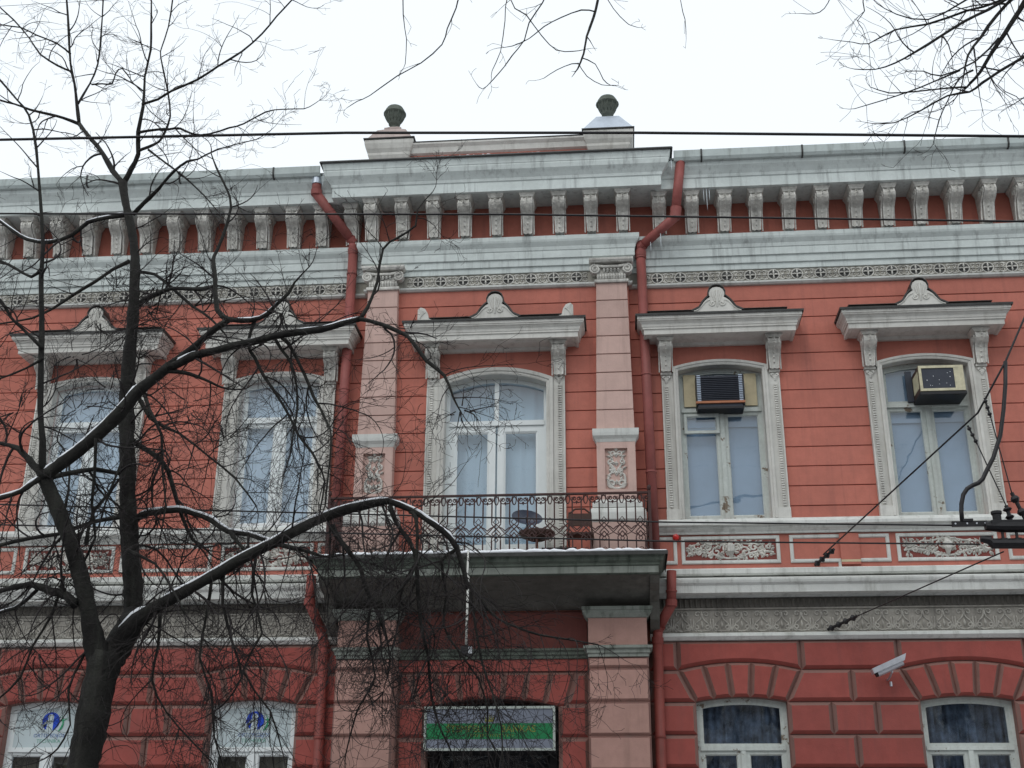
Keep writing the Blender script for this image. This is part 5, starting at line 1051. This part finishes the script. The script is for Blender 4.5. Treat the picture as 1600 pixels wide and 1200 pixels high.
TREE_B = [
('bough', [(5.605,-9.2,8.488,0.0821), (5.151,-9.175,7.996,0.0539), (4.722,-9.15,7.373,0.0317), (4.488,-9.125,7.07,0.0222), (4.358,-9.1,6.882,0.0182), (4.21,-9.075,6.663,0.0142), (4.095,-9.05,6.505,0.0116), (4.025,-9.025,6.396,0.0103), (3.961,-9,6.333,0.009)]),
('bough', [(4.591,-9.1,7.176,0.0184), (4.316,-9.117,6.929,0.013), (4.151,-9.133,6.757,0.0116), (4.019,-9.15,6.571,0.0102), (3.917,-9.167,6.427,0.0076), (3.864,-9.183,6.253,0.005), (3.822,-9.2,6.126,0.0025)]),
('bough', [(4.795,-9.1,6.702,0.0154), (4.473,-9.133,6.534,0.0127), (4.269,-9.167,6.403,0.0101), (4.088,-9.2,6.275,0.0088), (3.955,-9.233,6.168,0.0087), (3.856,-9.267,6.084,0.0074), (3.711,-9.3,6.041,0.0061), (3.534,-9.333,5.922,0.0049), (3.359,-9.367,5.82,0.0036), (3.22,-9.4,5.8,0.0024)]),
('bough', [(4.543,-9.1,7.128,0.0158), (4.301,-9.137,6.92,0.0117), (4.077,-9.175,6.759,0.0103), (3.912,-9.213,6.653,0.0089), (3.751,-9.25,6.525,0.0089), (3.556,-9.287,6.379,0.0075), (3.42,-9.325,6.28,0.005), (3.287,-9.363,6.212,0.0037), (3.153,-9.4,6.196,0.0025)]),
('bough', [(4.415,-9.1,7.084,0.0131), (4.203,-9.057,6.918,0.0092), (4.006,-9.014,6.888,0.0079), (3.757,-8.971,6.829,0.0066), (3.557,-8.929,6.831,0.0053), (3.387,-8.886,6.762,0.004), (3.295,-8.843,6.812,0.0027), (3.17,-8.8,6.873,0.002)]),
('bough', [(4.424,-9,7.221,0.0107), (4.147,-9.06,7.035,0.0079), (3.925,-9.12,6.859,0.0065), (3.7,-9.18,6.705,0.0052), (3.493,-9.24,6.712,0.0038), (3.363,-9.3,6.759,0.0026)]),
('bough', [(3.989,-9,6.43,0.0065), (3.873,-9.075,6.323,0.0051), (3.757,-9.15,6.105,0.0038), (3.665,-9.225,5.919,0.0037), (3.587,-9.3,5.702,0.0024)]),
('bough', [(3.941,-9,6.304,0.0064), (3.824,-9,6.304,0.0052), (3.61,-9,6.289,0.0045), (3.449,-9,6.287,0.0039), (3.335,-9,6.339,0.0026)]),
('bough', [(3.91,-9,6.434,0.0065), (3.734,-9,6.356,0.0052), (3.572,-9,6.29,0.0045), (3.398,-9,6.232,0.0039), (3.218,-9,6.179,0.0026)]),
('bough', [(4.182,-9,6.668,0.0078), (3.975,-9.1,6.422,0.0051), (3.723,-9.2,6.259,0.005), (3.591,-9.3,6.229,0.0037), (3.455,-9.4,6.159,0.0024)]),
('bough', [(5.589,-9,9.138,0.0432), (4.21,-9.04,8.964,0.0259), (2.857,-9.08,8.817,0.0202), (1.914,-9.12,8.47,0.0172), (1.703,-9.16,7.664,0.0138), (1.631,-9.2,7.191,0.0107), (1.598,-9.24,6.951,0.0093), (1.568,-9.28,6.78,0.0085), (1.522,-9.32,6.602,0.0071), (1.502,-9.36,6.442,0.0064), (1.464,-9.4,6.299,0.005)]),
('bough', [(2.81,-9.3,8.573,0.0168), (1.705,-9.317,8.539,0.0141), (1.042,-9.333,8.096,0.0111), (0.791,-9.35,7.478,0.0081), (0.715,-9.367,7.053,0.006), (0.68,-9.383,6.829,0.0046), (0.629,-9.4,6.655,0.0041), (0.602,-9.417,6.522,0.0039), (0.474,-9.433,6.376,0.0038), (0.327,-9.45,6.272,0.0035), (0.164,-9.467,6.123,0.0031), (0.092,-9.483,6.074,0.0025), (0.036,-9.5,6.019,0.002)]),
('bough', [(1.696,-9.3,8.259,0.0125), (1.408,-9.32,7.462,0.0081), (1.293,-9.34,7.029,0.0059), (1.239,-9.36,6.85,0.0046), (1.155,-9.38,6.684,0.0041), (1.127,-9.4,6.536,0.0038), (1.051,-9.42,6.406,0.0036), (1.002,-9.44,6.307,0.0032), (0.929,-9.46,6.193,0.0028), (0.875,-9.48,6.122,0.0025), (0.841,-9.5,6.144,0.0019)]),
('bough', [(0.849,-9.3,8.331,0.0113), (0.375,-9.3,7.68,0.0069), (0.31,-9.3,7.257,0.0041), (0.317,-9.3,6.867,0.0032), (0.347,-9.3,6.668,0.0029), (0.346,-9.3,6.473,0.0026)]),
('bough', [(1.597,-9.3,7.7,0.0109), (1.162,-9.3,7.234,0.0053), (1.012,-9.3,6.996,0.0034), (0.992,-9.3,6.775,0.0031), (0.965,-9.3,6.534,0.0029), (0.912,-9.3,6.388,0.0026), (0.909,-9.3,6.331,0.0019)]),
('bough', [(1.575,-9.3,6.81,0.0052), (1.49,-9.317,6.814,0.0046), (1.361,-9.333,6.751,0.0039), (1.25,-9.35,6.672,0.0039), (1.156,-9.367,6.572,0.0033), (1.05,-9.383,6.508,0.0028), (0.959,-9.4,6.485,0.0019)]),
('bough', [(1.291,-9.3,7.235,0.0053), (1.03,-9.317,6.928,0.004), (1.133,-9.333,6.785,0.0037), (1.236,-9.35,6.598,0.0034), (1.328,-9.367,6.472,0.0031), (1.434,-9.383,6.444,0.0028), (1.494,-9.4,6.438,0.0023)]),
('bough', [(1.47,-9.3,6.406,0.0038), (1.421,-9.267,6.435,0.0031), (1.324,-9.233,6.419,0.0026), (1.239,-9.2,6.384,0.0021)]),
('bough', [(1.483,-9.3,6.455,0.0039), (1.572,-9.275,6.418,0.0031), (1.62,-9.25,6.317,0.0028), (1.661,-9.225,6.29,0.0026), (1.694,-9.2,6.299,0.0018)]),
('bough', [(1.462,-9.3,6.417,0.0031), (1.517,-9.267,6.334,0.0026), (1.61,-9.233,6.288,0.0023), (1.682,-9.2,6.305,0.0019)]),
('bough', [(2.165,-9.3,7.935,0.0082), (2.145,-9.25,7.335,0.004), (2.139,-9.2,6.943,0.0026), (2.165,-9.15,6.83,0.0024), (2.17,-9.1,6.746,0.002)]),
('bough', [(2.762,-9.3,7.887,0.0081), (1.714,-9.267,7.228,0.0053), (1.637,-9.233,7.061,0.0035), (1.698,-9.2,6.907,0.0029), (1.778,-9.167,6.818,0.0026), (1.81,-9.133,6.817,0.0024), (1.858,-9.1,6.822,0.0019)]),
('bough', [(3.162,-9.3,7.635,0.008), (3.218,-9.26,7.172,0.0052), (3.111,-9.22,6.92,0.0034), (3.06,-9.18,6.834,0.0031), (3,-9.14,6.827,0.0026), (2.922,-9.1,6.868,0.002)]),
('bough', [(3.557,-9.3,7.443,0.0079), (3.469,-9.267,7.05,0.0052), (3.308,-9.233,6.908,0.0039), (3.307,-9.2,6.783,0.0034), (3.263,-9.167,6.735,0.0026), (3.296,-9.133,6.701,0.0021), (3.316,-9.1,6.654,0.0018)]),
('bough', [(4.524,-9.2,6.69,0.0076), (4.347,-9.18,6.527,0.0051), (4.229,-9.16,6.386,0.0038), (4.078,-9.14,6.216,0.003), (4.185,-9.12,6.135,0.0025), (4.229,-9.1,6.079,0.0019)]),
('bough', [(4.616,-9.2,6.295,0.0075), (4.357,-9.233,6.192,0.005), (4.169,-9.267,6.023,0.0037), (4.057,-9.3,5.937,0.0024)]),
]

BROOMS = [(-2.165, -7, 5.916, 0.208, 16), (-2.413, -7.1, 6.051, 0.182, 14), (-2.233, -6.9, 5.504, 0.182, 14), (-2.302, -7.2, 5.107, 0.2, 12), (-1.267, -7.4, 4.589, 0.24, 12), (-2.393, -7.5, 4.836, 0.216, 10), (-2.79, -7.6, 4.809, 0.24, 10), (-0.375, -8, 4.22, 0.176, 8), (0.132, -7.7, 3.486, 0.176, 12), (0.404, -7.8, 3.678, 0.154, 10), (-0.14, -7.6, 3.248, 0.198, 14), (0.676, -7.8, 3.031, 0.21, 10), (0.06, -7.6, 2.735, 0.21, 12), (0.503, -7.7, 2.678, 0.21, 10), (-1.546, -7.4, 2.772, 0.22, 8), (-2.347, -6.9, 5.766, 0.234, 22), (-2.022, -7.2, 6.016, 0.208, 14), (-0.698, -8.1, 5.291, 0.1932, 20), (-2.441, -7.3, 5.671, 0.19, 10), (0.263, -8.3, 5.019, 0.132, 8), (-2.187, -7, 5.019, 0.2, 10), (-2.502, -7.4, 5.3, 0.2, 10), (-2.332, -7.6, 3.728, 0.184, 10), (-1.577, -7.3, 4.889, 0.288, 12), (-0.139, -7.7, 3.623, 0.22, 12), (0.295, -7.7, 3.223, 0.231, 14), (0.046, -7.6, 3.03, 0.22, 14), (0.5, -7.8, 3.329, 0.21, 10), (0.252, -7.7, 2.639, 0.252, 12), (-2.258, -7.6, 3.543, 0.23, 10), (-1.158, -7.5, 2.842, 0.22, 8), (-2.41, -7.5, 3.026, 0.264, 8), (-0.625, -8.1, 4.944, 0.22, 10), (0.625, -8.3, 4.453, 0.168, 8)]

def smooth_path(L, sub=2):                              # Catmull-Rom through the limb stations
    out = []
    n = len(L)
    for i in range(n-1):
        p0, p1, p2, p3 = L[max(i-1, 0)], L[i], L[i+1], L[min(i+2, n-1)]
        for k in range(sub):
            t = k/sub
            q = [.5*((2*p1[j])+(-p0[j]+p2[j])*t+(2*p0[j]-5*p1[j]+4*p2[j]-p3[j])*t*t+(-p0[j]+3*p1[j]-3*p2[j]+p3[j])*t**3) for j in range(4)]
            out.append((Vector(q[:3]), max(.0012, q[3])))
    out.append((Vector(L[-1][:3]), L[-1][3])); return out
def limb_mesh(path, rnd, n=8):
    big = path[0][1] > .045
    if big:                                             # resample for bark lumps
        P2 = []
        for i in range(len(path)-1):
            (a, ra), (b, rb_) = path[i], path[i+1]; k = max(1, int((b-a).length/.035))
            for q in range(k): P2.append((a.lerp(b, q/k), ra+(rb_-ra)*q/k))
        P2.append(path[-1]); path = P2; n = 18
    pts = []; rr = []; w1 = rnd.uniform(0, 6)
    for i, (p, r) in enumerate(path):
        j = r*.05 if big else (r*.16 if 0 < i < len(path)-1 else 0)
        pts.append(p+Vector((rnd.uniform(-j, j), rnd.uniform(-j, j), rnd.uniform(-j, j))))
        rr.append(r*(rnd.uniform(.96, 1.05)+.05*math.sin(i*.55+w1)) if big else r*rnd.uniform(.88, 1.14))
    mb = MB().tube(pts, rr, n)
    if big:
        col = [rnd.uniform(-.05, .06) for _ in range(n)]
        for i in range(len(pts)):
            c = pts[i]
            for k in range(n):
                v = Vector(mb.v[i*n+k]); f = 1+col[k]+rnd.uniform(-.035, .035); mb.v[i*n+k] = tuple(c+(v-c)*f)
            if i % 3 == 0: col = [x*.8+rnd.uniform(-.035, .035) for x in col]
    return mb
def grow(mb, p, d, L, r, rnd, lvl, droop, dens=1.0):
    n = max(3, min(16, int(L/.045))); step = L/n; pts = [p.copy()]; rr = [r]; q = p.copy(); d = d.normalized()
    curl = Vector((rnd.gauss(0, 1), rnd.gauss(0, .5), rnd.gauss(0, 1)))*.17
    for i in range(n):
        if rnd.random() < .08: curl = -curl*rnd.uniform(.6, 1.3)
        d = (d+curl+Vector((rnd.gauss(0, 1), rnd.gauss(0, .5), rnd.gauss(0, 1)))*.075+Vector((0, 0, -droop*.11))).normalized()
        q = q+d*step; pts.append(q.copy()); rr.append(max(.0013, r*(1-.72*(i+1)/n)))
    mb.tube(pts, rr, 5 if r > .006 else (4 if r > .0035 else 3), False)
    if lvl >= 3 or L < .07: return
    k = (rnd.choice((3, 4, 5, 6)), rnd.choice((2, 3, 4, 5)), rnd.choice((1, 2, 3)))[lvl]
    k = int(k*dens+.5)
    for _ in range(k):
        i = rnd.randint(1, n); t = (pts[i]-pts[i-1]).normalized()
        sd = t.cross(Vector((rnd.gauss(0, .4), rnd.gauss(0, 1), rnd.gauss(0, .4))))
        if sd.length < 1e-3: continue
        sd.normalize(); nd = t*rnd.uniform(.45, 1.1)+sd*rnd.uniform(.4, 1.0)
        grow(mb, pts[i], nd, L*rnd.uniform(.3, .7), max(.0015, min(rr[i]*.7, r*.62)), rnd, lvl+1, droop, dens)
def snow_on(path, rnd, i0=0, i1=None):
    mb = MB(); run = []
    for i, (p, r) in enumerate(path[i0:i1]):
        k = i0+i; a = path[max(k-1, 0)][0]; b = path[min(k+1, len(path)-1)][0]; t = (b-a).normalized()
        if abs(t.z) > .84 or rnd.random() < .06:
            if len(run) > 1: mb.tube([x[0] for x in run], [x[1]*(.3 if j in (0, len(run)-1) else 1) for j, x in enumerate(run)], 6)
            run = []; continue
        up = (Vector((0, 0, 1))-t*t.z).normalized()
        run.append((p+up*(r*.84), r*rnd.uniform(.36, .58)+.0022))
    if len(run) > 1: mb.tube([x[0] for x in run], [x[1]*(.3 if j in (0, len(run)-1) else 1) for j, x in enumerate(run)], 6)
    return mb
def build_tree(root, limbs, seed, twig_rules, snow=True, brooms=()):
    rnd = random.Random(seed); base = Vector(root.location); tw = MB(); sn = MB(); sub_sn = []
    for name, L in limbs:
        path = [(p-base, r) for p, r in smooth_path(L)]
        nm = 'trunk' if name == 'trunk' else 'bough'
        limb_mesh(path, rnd, 12 if L[0][3] > .05 else 7).obj(nm, M['bark'], root, smooth=True)
        if snow and name.startswith('snow'):
            s_ = snow_on(path, rnd)
            if s_.v: sn.add(s_.v, s_.f)
        ln = 0
        for i in range(1, len(path)):
            ln += (path[i][0]-path[i-1][0]).length; p, r = path[i]; t = (path[i][0]-path[i-1][0]).normalized(); wp = p+base
            every, Lm, droop, dens = twig_rules(wp, r)
            while ln > every:
                ln -= every*rnd.uniform(.6, 1.5)
                sd = t.cross(Vector((rnd.gauss(0, .35), rnd.choice((-1, 1)), rnd.gauss(0, .35)))).normalized()
                nd = sd*rnd.uniform(.6, 1)+t*rnd.uniform(.2, .9)+Vector((0, rnd.gauss(0, .35), -droop*.5))
                tr_ = min(r*.62, rnd.choice(TR)); grow(tw, p, nd, Lm*rnd.uniform(.45, 1.15)*(.62+min(.9, tr_/.0085)*.62), tr_, rnd, 0, droop, dens)
        if path[-1][1] < .012: grow(tw, path[-1][0], (path[-1][0]-path[-2][0]), .3 if snow else .10, path[-1][1], rnd, 0 if snow else 2, 0)
    for x, y, z, rad, cnt in brooms:
        c0 = Vector((x, y, z))-base
        for _ in range(cnt):
            a = rnd.uniform(0, 6.28); v = Vector((math.cos(a), rnd.gauss(0, .4), math.sin(a)))
            grow(tw, c0+v*rad*rnd.uniform(0, .35), v+Vector((rnd.gauss(0, .5), 0, rnd.gauss(0, .5))), rad*rnd.uniform(.6, 1.5), rnd.choice((.003, .004, .006)), rnd, 1, .2, .9)
    o = tw.obj('twigs', M['twig'], root, fix=False); o['kind'] = 'stuff'
    if sn.v: o = sn.obj('snow_on_boughs', M['snow'], root, smooth=True); o['kind'] = 'stuff'
TR = (.003, .004, .005, .0065, .0075, .009, .011)
def rules_a(p, r):
    if r > .075: return (.30, .6, .4, .8)
    if p.z > 6.3: return (.17, .50, -.15, .62)
    if p.z > 5.0: return (.125, .48, -.1, .8) if p.x < -.6 else (.15, .40, .1, .7)
    if p.z > 4.1: return (.11, .62, .35, .85)
    return (.085, .75, .9, .85) if p.x > -.9 else (.10, .65, .7, .85)
tA = thing('street_tree', 'bare black forked tree with snowy boughs in front of the left half of the house', 'tree', (-1.95, -7.5, 0))
TREE_A[0] = ('trunk', [(-2.25, -7.5, 0, .20), (-2.2, -7.5, .4, .16), (-2.1, -7.5, 1.0, .14)]+TREE_A[0][1])
build_tree(tA, TREE_A, 11, rules_a, True, BROOMS)
def rules_b(p, r):
    if r > .05 or p.z > 8.1: return (9, .3, .3, .6)
    if p.x < 2.6: return (.30, .20, .8, .10)
    return (.13, .42, .25, .26)
TR = (.0038, .0045, .0052, .006)
tB = thing('street_tree', 'bare tree whose thin branches hang into the sky at the top right corner', 'tree', (6.3, -9.4, 0))
def root_to(L): return L
tk = [(6.3, -9.4, 0, .26), (6.25, -9.4, 1.0, .2), (6.1, -9.4, 3.0, .17), (5.9, -9.35, 5.2, .14), TREE_B[0][1][0][:3]+(.09,)]
TREE_B.insert(0, ('trunk', tk))
for k in range(1, len(TREE_B)):                         # tie every limb back to the crown
    n_, L = TREE_B[k]; q = L[0]
    if k in (11, 3): TREE_B[k] = (n_, [tk[-1][:3]+(min(.06, q[3]*1.6),)]+L)
build_tree(tB, TREE_B, 23, rules_b, snow=False)

# across the street: trees reflected in the panes, and unseen houses added to darken them
def copy_tree(o, loc, rz, label):
    c = o.copy(); C.objects.link(c); c.location = loc; c.rotation_euler = (0, 0, rz); c['label'] = label
    for k in list(o.children): q = k.copy(); C.objects.link(q); q.parent = c
    return c
for k, (x, y, a) in enumerate([(-7.5, -22.5, 1.9), (-1.0, -23.5, 2.8), (5.5, -22.0, .6), (11.5, -24.0, 4.1)]):
    c = copy_tree(tA, (x, y, 0), a, 'bare tree across the street seen only as a reflection, number %s along the kerb' % ('one', 'two', 'three', 'four')[k]); c['group'] = 'trees across the street'
ob = thing('added_street_houses', 'unseen grey-brown row of houses added across the street to darken the panes', 'building', (0, -34, 0))
M['opp'] = plaster('brown_grey_plaster', (.36, .34, .32), damt=.5)
MB().box(-45, 45, -10, 0, 0, 10.2).obj('wall', M['opp'], ob); MB().prismx([(0.3, 10.2), (-4, 12.2), (-10, 10.2)], -45, 45).obj('roof', M['roof'], ob)
wm = MB().box(-.6, .6, 0, .02, 0, 1.9).mesh('window', M['dark']); fm = MB().face([(-.6, 0), (-.6, 1.9), (.6, 1.9), (.6, 0)], [(0, .05), (.1, .05), (.1, 0), (0, 0)], True).mesh('window_frame', M['trim'])
for fl_ in range(3):
    for k in range(26):
        w_ = put('window', wm, ob, (-40+3.2*k, 0.001, .9+3.1*fl_)); put('window_frame', fm, w_)
